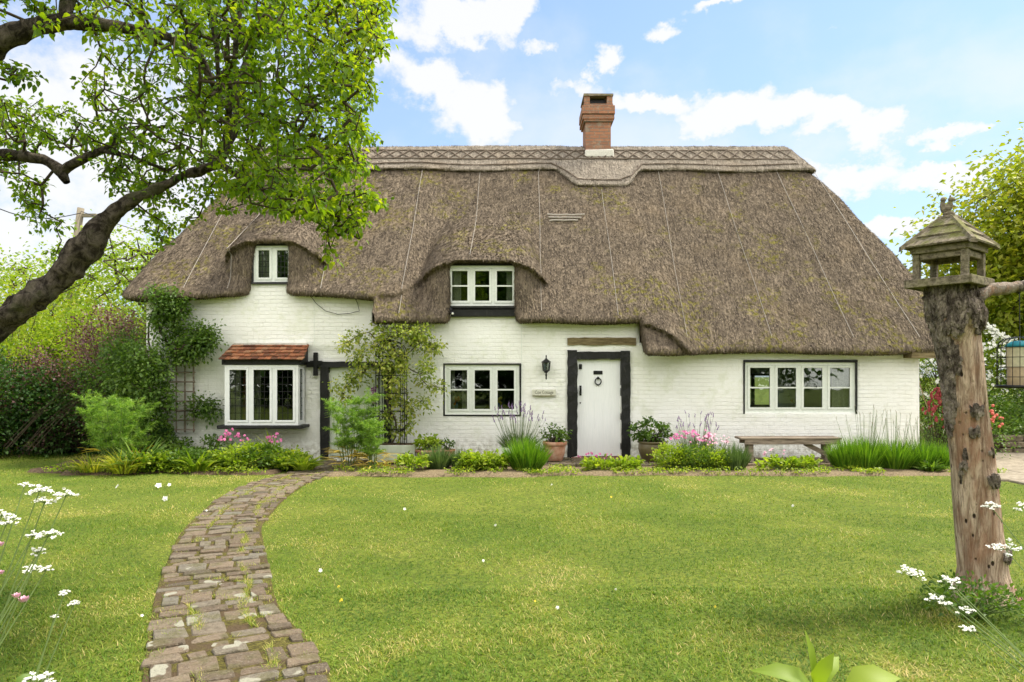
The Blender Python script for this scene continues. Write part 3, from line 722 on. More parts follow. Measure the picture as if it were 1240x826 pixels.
mb = MB(); mb.box(6.35, 7.6, 19.85, 19.9, 1.6, 1.65).box(6.35, 7.6, 19.85, 19.9, .7, .76).box(6.93, 7.03, 19.851, 19.899, .76, 1.6).box(6.35, 6.42, 19.851, 19.899, .76, 1.6).box(7.53, 7.6, 19.851, 19.899, .76, 1.6).box(6.42, 6.93, 19.86, 19.89, 1.22, 1.245).box(7.03, 7.53, 19.86, 19.89, 1.22, 1.245); mb.build('window', M['room'], cottage)
# joints and pipes seen as fine vertical lines on the front
mb = MB(); mb.tube([(SX(631), WY-.035, SZ(395)), (SX(632), WY-.035, SZ(440)), (SX(631), WY-.04, SZ(540))], .006, 5); mb.build('drain_wire', M['frame'], cottage); mb = MB(); mb.tube([(SX(381), WY-.05, SZ(362)), (SX(382), WY-.055, SZ(418))], .005, 5)
mb.build('drain_wire', M['frame'], cottage)
mb = MB(); mb.tube([(SX(a), WY-.06, SZ(b)) for a, b in ((378,360),(384,368),(395,377),(410,381),(424,380),(436,377),(434,368),(430,360))], .006, 5)
mb.build('loose_cable', M['iron'], cottage)

def window(name, o, lights, bars, y, fw=.055, sash=.045, cur=(), surround=True, lead=False, parent=None, label=None, sill=False, top_thick=.03):
    "casement window: outer frame, sashes, glazing bars, a pane for each light, curtains"
    x0, x1, z0, z1 = o; parent = parent or cottage
    fr = MB()
    Wn = MB(); Wn.box(x0, x1, y, y+.09, z1-fw, z1).box(x0, x1, y, y+.09, z0, z0+fw).box(x0, x0+fw, y+.001, y+.088, z0+fw, z1-fw).box(x1-fw, x1, y+.001, y+.088, z0+fw, z1-fw)
    n = lights; wd = (x1-x0-2*fw); ms = .05
    for k in range(1, n): xm = x0+fw+wd*k/n; Wn.box(xm-ms/2, xm+ms/2, y+.001, y+.088, z0+fw, z1-fw)
    root = Wn.build('window', M['frame'], parent, label=label)
    for k in range(n):
        a = x0+fw+wd*k/n+(ms/2 if k else 0)+.002; b = x0+fw+wd*(k+1)/n-(ms/2 if k < n-1 else 0)-.002; c0, c1 = z0+fw+.002, z1-fw-.002
        s_ = MB(); yy = y-.012
        s_.box(a, b, yy, yy+.045, c1-sash, c1, bev=.006).box(a, b, yy, yy+.045, c0, c0+sash, bev=.006).box(a, a+sash, yy+.001, yy+.044, c0+sash-.004, c1-sash+.004).box(b-sash, b, yy+.001, yy+.044, c0+sash-.004, c1-sash+.004)
        for t in bars: zz = lerp(c0+sash, c1-sash, t); s_.box(a+sash, b-sash, yy+.004, yy+.036, zz-.013, zz+.013)
        sash_o = s_.build('sash', M['frame'], root)
        g = MB(); g.box(a+sash-.004, b-sash+.004, yy+.018, yy+.024, c0+sash-.004, c1-sash+.004); g.build('pane', M['glass'], sash_o if parent is None else root)
        if lead:
            l = MB(); nx_, nz_ = lead
            for q in range(1, nx_): xx = lerp(a+sash, b-sash, q/nx_); l.box(xx-.005, xx+.005, yy+.012, yy+.016, c0+sash, c1-sash)
            for q in range(1, nz_): zz = lerp(c0+sash, c1-sash, q/nz_); l.box(a+sash, b-sash, yy+.0125, yy+.0165, zz-.005, zz+.005)
            l.build('leading', M['iron'], root)
    for (ca, cb, m) in cur: curtain(lerp(x0, x1, ca), lerp(x0, x1, cb), y+.125, z0-.05, z1, m, root)
    if surround:
        b_ = MB(); t = .032; b_.box(x0-t, x1+t, y-.035, y+.03, z1+.001, z1+top_thick, .003).box(x0-t, x0-.001, y-.03, y+.03, z0-.02, z1, .003).box(x1+.001, x1+t, y-.03, y+.03, z0-.02, z1, .003)
        if surround == 'full': b_.box(x0-t, x1+t, y-.035, y+.03, z0-.03, z0-.001, .002)
        b_.build('surround', M['black'], root)
    return root
def curtain(x0, x1, y, z0, z1, mat, parent):
    n = max(8, int((x1-x0)/.018)); V = []; F = []
    for i in range(n+1):
        x = lerp(x0, x1, i/n); yy = y+.03*math.sin(i*1.05)+.012*math.sin(i*.37); V += [(x, yy, z0), (x+.004*math.sin(i), yy*.999+.013, z1)]
        if i: F.append((2*i-2, 2*i, 2*i+1, 2*i-1))
    me = bpy.data.meshes.new('curtain'); me.from_pydata(V, [], F); me.polygons.foreach_set('use_smooth', [True]*len(F)); me.update()
    return obj('curtain', me, mat, parent)
C_ = M['curtain']
w1 = window('w', OP['low'], 3, (.5,), WY+.02, cur=((.04, .12, C_), (.22, .30, C_)), surround='full')
w2 = window('w', OP['dm'], 3, (.5,), WY-.02, cur=((.04, .20, C_), (.84, .96, C_)), surround=True)
w3 = window('w', OP['dl'], 2, (), WY-.02, fw=.04, sash=.045, cur=((.08, .40, C_),), surround=True, lead=(3, 5))
w4 = window('w', OP['right'], 4, (.5,), WY+.02, cur=((.82, .965, C_),), surround=True, top_thick=.05)
mb = MB(); o = OP['dm']; mb.box(o[0]-.03, o[1]+.02, WY-.10, WY+.05, o[2]-.20, o[2]-.055, .006, .01).box(o[0]-.04, o[1]+.03, WY-.14, WY+.05, o[2]-.05, o[2]-.003, .004)
mb.build('sill_beam', M['black'], w2)
mb = MB(); o = OP['dl']; mb.box(o[0]-.03, o[1]+.03, WY-.08, WY+.05, o[2]-.04, o[2]-.003, .004); mb.build('sill', M['black'], w3)
mb = MB(); mb.lathe((SX(988), WY-.02, SZ(468)), [(.0, .02), (.012, .015), (.012, -.015), (0, -.02)], 8); mb.build('catch', M['iron'], w4)

# bay window -----------------------------------------------------------------
BY = 12.58; bx0, bx1 = (272-620)*BY/830, (361-620)*BY/830; bz0 = 1.6+(455-515)*BY/830; bz1 = 1.6+(455-442)*BY/830
def bay():
    mb = MB(); f = .05; G = M['gloss']
    mb.box(bx0, bx1, BY, BY+.07, bz1-f, bz1).box(bx0, bx1, BY, BY+.07, bz0, bz0+f)
    xs_ = [bx0+f/2, bx0+(bx1-bx0)*.345, bx0+(bx1-bx0)*.665, bx1-f/2]
    for x in xs_: mb.box(x-f/2, x+f/2, BY+.001, BY+.069, bz0+f, bz1-f)
    # sides running back to the wall
    for x in (bx0, bx1-.05): 
        mb.box(x, x+.05, BY+.072, WY-.02, bz0, bz0+.08).box(x, x+.05, BY+.072, WY-.02, bz1-.07, bz1).box(x+.001, x+.049, BY+.072, BY+.12, bz0+.08, bz1-.07).box(x+.001, x+.049, WY-.10, WY-.02, bz0+.08, bz1-.07)
    root = mb.build('bay_window', G, cottage)
    for k in range(3):
        a = xs_[k]+f/2+.002; b = xs_[k+1]-f/2-.002; c0 = bz0+f+.002; c1 = bz1-f-.002; s_ = .04; y = BY-.012
        q = MB(); q.box(a, b, y, y+.04, c1-s_, c1, bev=.005).box(a, b, y, y+.04, c0, c0+s_, bev=.005).box(a, a+s_, y+.001, y+.039, c0+s_-.003, c1-s_+.003).box(b-s_, b, y+.001, y+.039, c0+s_-.003, c1-s_+.003)
        q.build('sash', G, root)
        MB().box(a+s_-.003, b-s_+.003, y+.018, y+.023, c0+s_-.003, c1-s_+.003).build('pane', M['glass'], root)
        l = MB()
        for t in (1/3, 2/3): xx = lerp(a+s_, b-s_, t); l.box(xx-.005, xx+.005, y+.012, y+.0165, c0+s_, c1-s_)
        for t in range(1, 7): zz = lerp(c0+s_, c1-s_, t/7); l.box(a+s_, b-s_, y+.0125, y+.016, zz-.005, zz+.005)
        l.build('leading', M['iron'], root)
    for x in (bx0+.02, bx1-.03):
        MB().box(x, x+.006, BY+.12, WY-.10, bz0+.08, bz1-.07).build('pane', M['glass'], root)
        l = MB()
        for t in range(1, 7): zz = lerp(bz0+.08, bz1-.07, t/7); l.box(x-.003, x+.009, BY+.12, WY-.1, zz-.005, zz+.005)
        l.box(x-.003, x+.009, (BY+WY)/2-.005, (BY+WY)/2+.005, bz0+.08, bz1-.07); l.build('leading', M['iron'], root)
    curtain(bx0+.06, bx0+.26, BY+.13, bz0+.04, bz1-.03, M['curtain'], root); curtain(bx0+.27, bx0+.42, BY+.17, bz0+.04, bz1-.03, M['curtain_red'], root); curtain(bx0+.50, bx0+.60, BY+.14, bz0+.04, bz1-.03, M['curtain'], root)
    MB().box(bx0-.12, bx1+.10, BY-.07, WY-.03, bz0-.065, bz0-.002, .004, .012).build('sill', M['black'], root)
    MB().box(bx0-.05, bx1+.05, BY-.02, WY-.04, bz1+.002, bz1+.10, .003).build('head_beam', M['black'], root)
    t_ = MB()      # tiled lean-to roof
    yb, yt, zb, zt = BY-.12, WY-.04, bz1+.07, SZ(418); rows = 5; n = 13
    tl = math.hypot(yt-yb, zt-zb)
    for r_ in range(rows):
        a0 = r_/rows; a1 = (r_+1.25)/rows; wdt = 1.0-.0*r_
        xa, xb = lerp(bx0-.06, bx0+.02, r_/rows), lerp(bx1+.13, bx1+.09, r_/rows)
        st = (xb-xa)/n; off = (st/2 if r_ % 2 else 0)
        x = xa-off*.0
        cols = np.linspace(xa, xb, n+1) if r_ % 2 == 0 else np.concatenate([[xa], np.linspace(xa, xb, n+1)[:-1]+st/2, [xb]])
        for p_, q_ in zip(cols[:-1], cols[1:]):
            j = random.uniform(-.006, .006); vv = random.random()
            V = []
            for (aa, hh) in ((a0, .030), (a1, .004)):
                yy = lerp(yb, yt, min(aa, 1.0)); zz = lerp(zb, zt, min(aa, 1.0))
                for dh in (hh+.016, hh):
                    for xx in (p_+.003, q_-.003): V.append((xx, yy-dh*.55+j*.5, zz+dh*.85+j))
            t_.add(V, [(0, 1, 5, 4), (2, 6, 7, 3), (0, 2, 3, 1), (4, 5, 7, 6), (0, 4, 6, 2), (1, 3, 7, 5)], vv)
    t_.build('tiled_roof', M['tile'], root)
    MB().box(bx0+.03, bx1+.06, WY-.09, WY-.02, zt+.0, zt+.035, .004).build('mortar_fillet', M['flash'], root)
    for k in (0, 1): 
        xe = (bx0-.02, bx1+.05)[k]; MB().add([(xe, yb+.05, zb-.02), (xe, yt, zb-.02), (xe, yt, zt-.03), (xe+.02, yb+.05, zb-.02), (xe+.02, yt, zb-.02), (xe+.02, yt, zt-.03)], [(0, 1, 2), (3, 5, 4), (0, 3, 4, 1), (1, 4, 5, 2), (2, 5, 3, 0)]).build('cheek_board', M['black'], root)
bay()

# front door --------------------------------------------------------------------
def rough_post(mb, x0, x1, y0, y1, z0, z1, n=14, j=.008, horiz=False):
    V = []; F = []
    for i in range(n+1):
        t = i/n
        jj = [random.uniform(-j, j) for _ in range(4)]
        if horiz: x = lerp(x0, x1, t); c = [(x, y0+jj[0], z0+jj[1]), (x, y1, z0+jj[1]), (x, y1, z1+jj[2]), (x, y0+jj[3]*.3, z1+jj[2])]
        else: z = lerp(z0, z1, t); c = [(x0+jj[0], y0+jj[1], z), (x1+jj[2], y0+jj[3], z), (x1+jj[2], y1, z), (x0+jj[0], y1, z)]
        V += c
        if i: F += [(4*i-4+k, 4*i-4+(k+1) % 4, 4*i+(k+1) % 4, 4*i+k) for k in range(4)]
    F += [(0, 1, 2, 3), (4*n, 4*n+1, 4*n+2, 4*n+3)]
    return mb.add(V, F)
d = OP['door']
mb = MB(); n = 5; w_ = (d[1]-d[0]-.012)/n
for k in range(n): mb.box(d[0]+.006+k*w_+.0004, d[0]+.006+(k+1)*w_-.0004, WY+.05, WY+.10, d[2]+.02, d[3]-.008, bev=.0012)
door = mb.build('door', M['door'], cottage, label='white plank front door with black ironwork')
fr = MB(); rough_post(fr, SX(687), d[0], WY-.045, WY+.10, .03, SZ(424), 18, .008); rough_post(fr, d[1], SX(763), WY-.045, WY+.10, .03, SZ(425), 18, .008); rough_post(fr, d[0]-.02, d[1]+.02, WY-.035, WY+.09, d[3], SZ(426), 10, .007, True)
fr.build('door_frame', M['black'], cottage)
mb = MB(); y = WY+.035
mb.box(SX(719), SX(730), y, y+.018, SZ(453.5), SZ(449), bev=.004); mb.build('letter_plate', M['iron'], door)
mb = MB(); c = np.array([SX(724.5), y, SZ(462)])
mb.tube([c+np.array([.058*math.cos(a), -.012, .062*math.sin(a)]) for a in np.linspace(0, 2*math.pi, 19)], .011, 6, cap=False); mb.blob(c+np.array([0, 0, .066]), (.026, .016, .026)); mb.blob(c+np.array([0, -.005, -.066]), (.02, .014, .018))
mb.build('door_knocker', M['iron'], door, True)
mb = MB(); mb.box(SX(701.5), SX(705), y-.01, y+.02, SZ(447), SZ(441), bev=.004).blob((SX(703), y-.02, SZ(444)), .014); mb.build('lock', M['iron'], door)
mb = MB(); mb.box(SX(702), SX(704.5), y, y+.018, SZ(479), SZ(467), bev=.003); mb.tube([(SX(703.2), y-.005, SZ(469)), (SX(703.2), y-.05, SZ(470.5)), (SX(703.2), y-.05, SZ(475.5)), (SX(703.2), y-.005, SZ(477))], .009, 6); mb.build('handle', M['iron'], door)
mb = MB(); mb.lathe((0, 0, 0), [(.0, .0)]); mb = MB(); mb.blob((SX(703), y+.01, SZ(488)), (.013, .012, .016)); mb.build('keyhole', M['iron'], door)
mb = MB()
for k in range(9): x = SX(692)+k*(SX(757)-SX(692))/9; mb.box(x+.003, x+(SX(757)-SX(692))/9-.003, WY-.12, WY+.06, -.02, .062, .002, .008)
mb.build('doorstep', M['quarry'], cottage)
mb = MB(); rough_post(mb, SX(687), SX(770), WY-.022, WY+.02, SZ(418), SZ(409), 12, .008, True); mb.build('lintel', M['oak'], cottage)

# barn-like side door ------------------------------------------------------------
d = OP['barn']; mb = MB(); n = 6; w_ = (d[1]-d[0]-.01)/n
for k in range(n): mb.box(d[0]+.005+k*w_+.001, d[0]+.005+(k+1)*w_-.001, WY+.02, WY+.06, .08, d[3]-.006, bev=.002)
sdoor = mb.build('door', M['sage'], cottage, label='pale green plank side door behind climbing rose')
fr = MB(); rough_post(fr, SX(388.5), d[0], WY-.05, WY+.08, .02, SZ(438), 14, .006); rough_post(fr, d[1], d[1]+.14, WY-.05, WY+.08, .02, SZ(438), 14, .006); rough_post(fr, SX(372), d[1]+.16, WY-.07, WY+.08, d[3]+.002, SZ(438), 12, .006, True)
fr.build('door_frame', M['black'], cottage)
mb = MB(); mb.box(SX(381), SX(386), WY-.10, WY-.03, SZ(455), SZ(427), .002, .006).box(SX(377), SX(391), WY-.095, WY-.03, SZ(441), SZ(437), .002); mb.build('tie_plate', M['iron'], cottage)
mb = MB(); mb.box(d[0]+.012, d[0]+.03, WY-.005, WY+.015, SZ(498), SZ(490)); mb.build('latch', M['iron'], sdoor)
mb = MB(); mb.box(SX(1094), SX(1112)+.18, WY-.28, WY+.3, 1.93, 2.05, .01); mb.build('wall_plate_end', M['oak'], cottage)
# chimney -------------------------------------------------------------------------
CX = SX(0)*0+(722.5-620)*RY/830; cw = 30/830*RY/2
def chimney():
    zz = lambda r: 1.6+(455-r)*(RY-.3)/830
    y0 = RY-.3
    mb = MB(); mb.box(CX-cw, CX+cw, y0, y0+.62, 6.5, zz(148)); root = mb.build('chimney', M['chim'], cottage)
    lv = [(zz(148)+.001, zz(145), .045), (zz(145)+.001, zz(141), .075), (zz(141)+.001, zz(139), .05), (zz(139)+.001, zz(129), .085), (zz(129)+.001, zz(126.5), .045)]
    mb = MB()
    for a, b, e in lv: mb.box(CX-cw-e, CX+cw+e, y0-e, y0+.62+e, a, b-.001, .004)
    mb.build('corbel', M['chim'], root)
    mb = MB(); a, b = zz(126.5), zz(117)
    for sx_ in (-1, 1):
        for yy in (y0-.03, y0+.53): x = CX+sx_*(cw-.03); MB().box(x-.065, x+.065, yy, yy+.13, a+.001, b).build('top_pier', M['chim'], root)
    MB().box(CX-cw-.05, CX+cw+.05, y0-.06, y0+.69, b+.001, b+.05, .004).build('cap_slab', M['mossy'], root)
    MB().box(CX-cw+.1, CX+cw-.1, y0+.12, y0+.5, a-.02, b-.03).build('flue_liner', M['iron'], root)
    mb = MB(); V = []
    z0 = zz(186); mb.box(CX-cw-.02, CX+cw+.06, y0-.06, y0+.7, z0-.1, zz(181.5), .008, .02); mb.build('flashing', M['flash'], root)
chimney()
# ================================================================ plants: generators
def unit(v): return v/(np.linalg.norm(v, axis=-1, keepdims=True)+1e-9)
class Leaves:
    "collects leaf-shaped faces (quads)"
    def __init__(s): s.V = []; s.F = []; s.A = []; s.n = 0
    def raw(s, V, F, a):
        s.V.append(V); s.F.append(F+s.n); s.A.append(a); s.n += len(V)
    def leaf(s, p, d, up, L, W, var, fine=False, droop=.25):
        "p base (N,3), d direction, up face normal hint, L length, W half width"
        N = len(p); d = unit(d); sd = unit(np.cross(d, up)); nn = np.cross(sd, d); L = np.broadcast_to(np.reshape(L, (-1, 1)), (N, 1)); W = np.broadcast_to(np.reshape(W, (-1, 1)), (N, 1))
        if fine:
            rows = [(0, .05, 0), (.3, .92, .06), (.65, .85, .02), (1, .03, -.12)]; V = []
            for t, w, h in rows:
                c = p+d*L*t+nn*(h*L)-np.array([0, 0, 1.])*(droop*L*t*t)
                V += [c-sd*W*w+nn*W*.25*w, c, c+sd*W*w+nn*W*.25*w]
            V = np.stack(V, 1).reshape(-1, 3); base = np.arange(N)[:, None]*12; q = []
            for r_ in range(3):
                for c_ in range(2): a = r_*3+c_; q.append(base+np.array([[a, a+1, a+4, a+3]]))
            F = np.stack(q, 1).reshape(-1, 4); s.raw(V, F, np.repeat(var, 12))
        else:
            mid = p+d*L*.5; tip = p+d*L-np.array([0, 0, 1.])*(droop*L); 
            V = np.stack([p, mid+sd*W+nn*W*.3, tip, mid-sd*W+nn*W*.3], 1).reshape(-1, 3)
            s.raw(V, np.arange(N*4).reshape(N, 4), np.repeat(var, 4))
    def blade(s, p, d, L, W, var, bend=.5, seg=3, face=None):
        "arching blade from p, starting along d"
        N = len(p); d = unit(d); L = np.reshape(L, (-1, 1))*np.ones((N, 1)); W = np.reshape(W, (-1, 1))*np.ones((N, 1)); bend = np.reshape(bend, (-1, 1))*np.ones((N, 1))
        h = d*np.array([1, 1, 0]); h = unit(h+1e-4*rng.normal(size=h.shape)*np.array([1, 1, 0])); sd = np.stack([-h[:, 1], h[:, 0], 0*h[:, 0]], -1)
        if face is not None: sd = unit(sd+face)
        V = []
        for k in range(seg+1):
            t = k/seg; c = p+d*L*t+h*(bend*L*t*t*.6)-np.array([0, 0, 1.])*(bend*L*t*t*.55); w = W*(1-t**2.2)*(.75+.5*min(t*3, 1)*.5)+W*.04
            V += [c-sd*w, c+sd*w]
        V = np.stack(V, 1).reshape(-1, 3); base = np.arange(N)[:, None]*(2*seg+2)
        F = np.stack([base+np.array([[2*k, 2*k+1, 2*k+3, 2*k+2]]) for k in range(seg)], 1).reshape(-1, 4); s.raw(V, F, np.repeat(var, 2*seg+2))
    def build(s, name, mat, parent=None, smooth=False, **kw):
        return obj(name, npmesh(name, np.concatenate(s.V), np.concatenate(s.F), np.concatenate(s.A), smooth), mat, parent, **kw)
def frusta(A, B, ra, rb, n=5):
    "many little twig segments in one go"
    A = np.asarray(A); B = np.asarray(B); d = unit(B-A); u = unit(np.cross(d, np.array([.31, .23, .92]))); v = np.cross(d, u); V = []
    for P_, r_ in ((A, ra), (B, rb)):
        r_ = np.reshape(r_, (-1, 1))*np.ones((len(A), 1))
        for k in range(n): a = 2*math.pi*k/n; V.append(P_+r_*(u*math.cos(a)+v*math.sin(a)))
    V = np.stack(V, 1).reshape(-1, 3); base = np.arange(len(A))[:, None]*2*n
    F = np.stack([base+np.array([[k, (k+1) % n, n+(k+1) % n, n+k]]) for k in range(n)], 1).reshape(-1, 4)
    return V, F
def rdirs(n, up=0.): d = rng.normal(size=(n, 3)); d[:, 2] += up; return unit(d)

def grow(sk_pts, sk_par, sk_r, att, sub=.14, wig=.03, tipr=.003, sag=0., rmax=.03):
    """branching structure: every attractor hooks on to the nearest node so far (nearest to the skeleton first)"""
    pts = [np.array(p, float) for p in sk_pts]; par = list(sk_par); ns = len(pts)
    att = np.asarray(att, float); arr = np.array(pts)
    d0 = np.min(np.linalg.norm(att[:, None]-arr[None], axis=2), axis=1)
    order = np.argsort(d0); tips = []
    big = np.zeros((ns+len(att)*12, 3)); big[:ns] = arr; cnt = ns
    for k in order:
        a = att[k]; dd = np.linalg.norm(big[:cnt]-a, axis=1); j = int(np.argmin(dd)); L = dd[j]
        m = max(1, min(10, int(L/sub))); prev = j; p0 = big[j].copy()
        for q in range(1, m+1):
            t = q/m; p = p0+(a-p0)*t; p[2] += sag*L*math.sin(math.pi*t)
            if q < m: p = p+rng.normal(size=3)*wig*min(L, .5)
            big[cnt] = p; par.append(prev); prev = cnt; cnt += 1
        tips.append(prev)
    pts = big[:cnt]; load = np.zeros(cnt); load[tips] = 1
    for i in range(cnt-1, ns-1, -1):
        if par[i] is not None: load[par[i]] += load[i]
    rad = np.clip(tipr*np.sqrt(np.maximum(load, 1)), tipr, rmax)
    A, B, ra, rb = [], [], [], []
    for i in range(ns, cnt): A.append(pts[par[i]]); B.append(pts[i]); ra.append(min(rad[par[i]] if par[i] >= ns else rad[i]*1.2, rmax)); rb.append(rad[i])
    return pts, par, tips, (np.array(A), np.array(B), np.array(ra), np.array(rb))

def gnarled(paths, n=14, amp=.16, fq=9., seed=0):
    "limbs as lumpy tubes; paths = list of (points, radii)"
    mb = []
    Vs, Fs, off = [], [], 0
    for pts, rad in paths:
        pts = np.array(pts, float); s_ = np.concatenate([[0], np.cumsum(np.linalg.norm(np.diff(pts, axis=0), axis=1))]); m = max(4, int(s_[-1]/.022)); ss = np.linspace(0, s_[-1], m)
        # smooth (catmull-like) resampling
        c = np.stack([np.interp(ss, s_, pts[:, k]) for k in range(3)], -1); r_ = np.interp(ss, s_, rad)
        for _ in range(4):
            w = c.copy(); w[1:-1] = (c[:-2]+2*c[1:-1]+c[2:])/4; c = w
        c = c+(np.stack([vnoise(c, 3.)-.5, vnoise(c+9, 3.)-.5, vnoise(c+17, 3.)-.5], -1))*r_[:, None]*.8
        t = unit(np.gradient(c, axis=0)); V = []; prev = None
        for i in range(m):
            a = np.cross(t[i], (.3, .2, .93)) if prev is None else prev-t[i]*np.dot(prev, t[i]); a = a/np.linalg.norm(a); b = np.cross(t[i], a); prev = a
            an = np.arange(n)*2*math.pi/n; V.append(c[i]+r_[i]*(np.cos(an)[:, None]*a+np.sin(an)[:, None]*b))
        V = np.array(V); cc = np.repeat(c[:, None], n, 1); k_ = 1+amp*2.4*(fbm(V.reshape(-1, 3), fq, 4)-.5).reshape(m, n)*1.6+amp*1.4*(vnoise(V.reshape(-1, 3), fq*.33).reshape(m, n)-.5)
        V = cc+(V-cc)*k_[..., None]
        i_ = np.arange(m*n).reshape(m, n); F = np.stack([i_[:-1], np.roll(i_, -1, 1)[:-1], np.roll(i_, -1, 1)[1:], i_[1:]], -1).reshape(-1, 4)
        Vs.append(V.reshape(-1, 3)); Fs.append(F+off); off += m*n
        tip = c[-1]+t[-1]*r_[-1]*.4; Vs.append(tip[None]); lastr = i_[-1]+off-m*n
        Fs.append(np.stack([lastr, np.roll(lastr, -1), np.full(n, off), np.full(n, off)], -1)); off += 1
    return np.concatenate(Vs), np.concatenate(Fs)
def tri_fix(F): return F

def bush(name, c, r, nclump, per, leaf, wid, mat, label=None, cat='shrub', group=None, parent=None, shape=1.0, stems=6, clr=.35, up=.25, fine=False, hollow=.45, stem_mat='twig', parts=True, spread=None, seed=None):
    "shrub: stems from the ground to clumps of leaves filling an uneven ellipsoid; c is its base centre, r its half sizes (x, y, height/2)"
    g = np.random.default_rng(seed if seed is not None else abs(hash((round(c[0], 2), round(c[1], 2), nclump))) % 99991)
    c = np.array(c, float); r = np.array(r, float)
    d = unit(g.normal(size=(nclump, 3))); rr = (hollow+(1-hollow)*g.random((nclump, 1))**.5)
    k_ = .72+.56*fbm(d*1.0+c[:3]*3.1, 1.7, 2)[:, None]*1.0
    ctr = c+np.array([0, 0, r[2]])+d*rr*r*k_; ctr[:, 2] = np.maximum(ctr[:, 2], c[2]+.04+g.random(nclump)*.1)
    L = Leaves(); cv = g.random(nclump)
    N = nclump*per; id_ = np.repeat(np.arange(nclump), per)
    off = g.normal(size=(N, 3))*clr*.5*np.array([1, 1, .8]); p = ctr[id_]+off; p[:, 2] = np.maximum(p[:, 2], c[2]+.01)
    dirs = unit(unit(p-c-np.array([0, 0, r[2]*.6]))*.6+unit(off)*.5+g.normal(size=(N, 3))*.45+np.array([0, 0, up]))
    var = np.clip(cv[id_]*.45+g.random(N)*.55, 0, 1)
    upn = unit(np.array([0, 0, 1.])+g.normal(size=(N, 3))*.55)
    L.leaf(p, dirs, upn, leaf*g.uniform(.6, 1.25, N), wid*g.uniform(.7, 1.2, N), var, fine=fine)
    if parent is None and parts:
        root = empty(name, c, label, cat, group)
    else: root = parent
    L.build('foliage', M[mat], root)
    # stems
    A, B, ra, rb = [], [], [], []
    base = c+g.normal(size=(stems, 3))*np.array([r[0], r[1], 0])*.12
    for q in range(min(nclump, 160)):
        b = base[q % stems]; t_ = ctr[q]; m1 = b+(t_-b)*.5+np.array([0, 0, .12*r[2]])+g.normal(size=3)*.04*r[0]
        rs = .006+.006*r[2]
        A += [b, m1]; B += [m1, t_]; ra += [rs*1.3, rs*.7]; rb += [rs*.7, rs*.3]
    V, F = frusta(A, B, np.array(ra), np.array(rb), 4); obj('stem', npmesh('stem', V, F), M[stem_mat], root)
    return root
def tussock(name, c, r, h, n, w, mat, label, cat='plant', group=None, bend=.35, tipspread=.8, seg=3, heads=None, parent=None, parts=None):
    "upright or arching blades from a base patch (lavender, grasses, day lilies); heads = (n, material, size, extra height)"
    c = np.array(c, float)
    if name == 'lavender': n = int(n*1.3)
    a = rng.random(n)*2*math.pi; q = rng.random(n)**.5; p = c+np.stack([np.cos(a)*q*r[0]*.55, np.sin(a)*q*r[1]*.55, 0*a], -1)
    lav = name == 'lavender'
    if lav: h = h*1.22; bend = .10; w = w*1.25
    d = np.stack([np.cos(a)*q*r[0]*tipspread/h*.75, np.sin(a)*q*r[1]*tipspread/h*.75, np.ones(n) if True else 0], -1)+rng.normal(size=(n, 3))*.10
    hh = h*(1-.35*q**2)*rng.uniform(.55, 1.08, n); L = Leaves(); L.blade(p, d, hh, w, np.clip(rng.random(n), 0, 1), bend*rng.uniform(.4, 1.4, n), seg, rng.normal(size=(n, 3))*.5)
    root = empty(name, c, label, cat, group) if parent is None else parent
    L.build('foliage', M[mat], root)
    if heads:
        for (hn, hm, hs, hx, tall) in heads: flower_stems(c, r, h, hn, hm, hs, hx, tall, root)
    return root
def scatter_parts(name, me, mat, parent, pos, scl=None, turn=True):
    "small repeated parts that share one mesh"
    me.materials.append(mat); first = None
    for k, p in enumerate(pos):
        o = obj(name, me, None, parent) if first is None else first.copy()
        if first is None: first = o
        else: COL.objects.link(o)
        o.location = tuple(p)
        if turn: o.rotation_euler = (random.uniform(-.4, .4), random.uniform(-.4, .4), random.uniform(-.7, .7))
        s_ = random.uniform(.75, 1.25) if scl is None else scl; o.scale = (s_, s_, s_)
def flower_stems(c, r, h, n, hm, hs, hx, tall, root, spread=1.0):
    A, B = [], []; V, F, off = [], [], 0
    proto = MB(); tops = []; n = min(n, 100)
    if tall:
        for k in range(5): rr_ = hs*(.55-.07*k); proto.blob((random.uniform(-.2, .2)*hs, random.uniform(-.2, .2)*hs, k*hs*.7), (rr_, rr_, hs*.42), 5, 3)
    else: petals(proto, np.zeros(3), hs); petals(proto, np.array([.3*hs, 0, .35*hs]), hs*.7)
    for _ in range(n):
        a = random.random()*6.283; q = random.random()**.5; b = np.array(c)+np.array([math.cos(a)*q*r[0]*.5, math.sin(a)*q*r[1]*.5, 0]); t_ = np.array(c)+np.array([math.cos(a)*q*r[0]*spread*1.05, math.sin(a)*q*r[1]*spread, h*hx*random.uniform(.75, 1.1)*(1-.2*q)])
        mid = (b+t_)/2+np.array([0, 0, .03]); A += [b, mid]; B += [mid, t_]
        tops.append(t_)
    Vt, Ft = frusta(A, B, .0028, .0022, 3); obj('flower_stem', npmesh('flower_stem', Vt, Ft), M['stem'], root)
    scatter_parts('flower', proto.mesh('flower'), M[hm], root, tops)
def petals(mb, c, s, n=5):
    nrm = unit(np.array([random.gauss(0, .5), -.6+random.gauss(0, .4), .6])); u = unit(np.cross(nrm, (0, 0, 1.)));  v = np.cross(nrm, u)
    for k in range(n):
        a = 6.283*k/n+random.random()*.3; d = u*math.cos(a)+v*math.sin(a); e = np.cross(nrm, d)
        mb.add([c, c+d*s*.6+e*s*.38+nrm*s*.15, c+d*s+nrm*s*.1, c+d*s*.6-e*s*.38+nrm*s*.15], [(0, 1, 2, 3)])
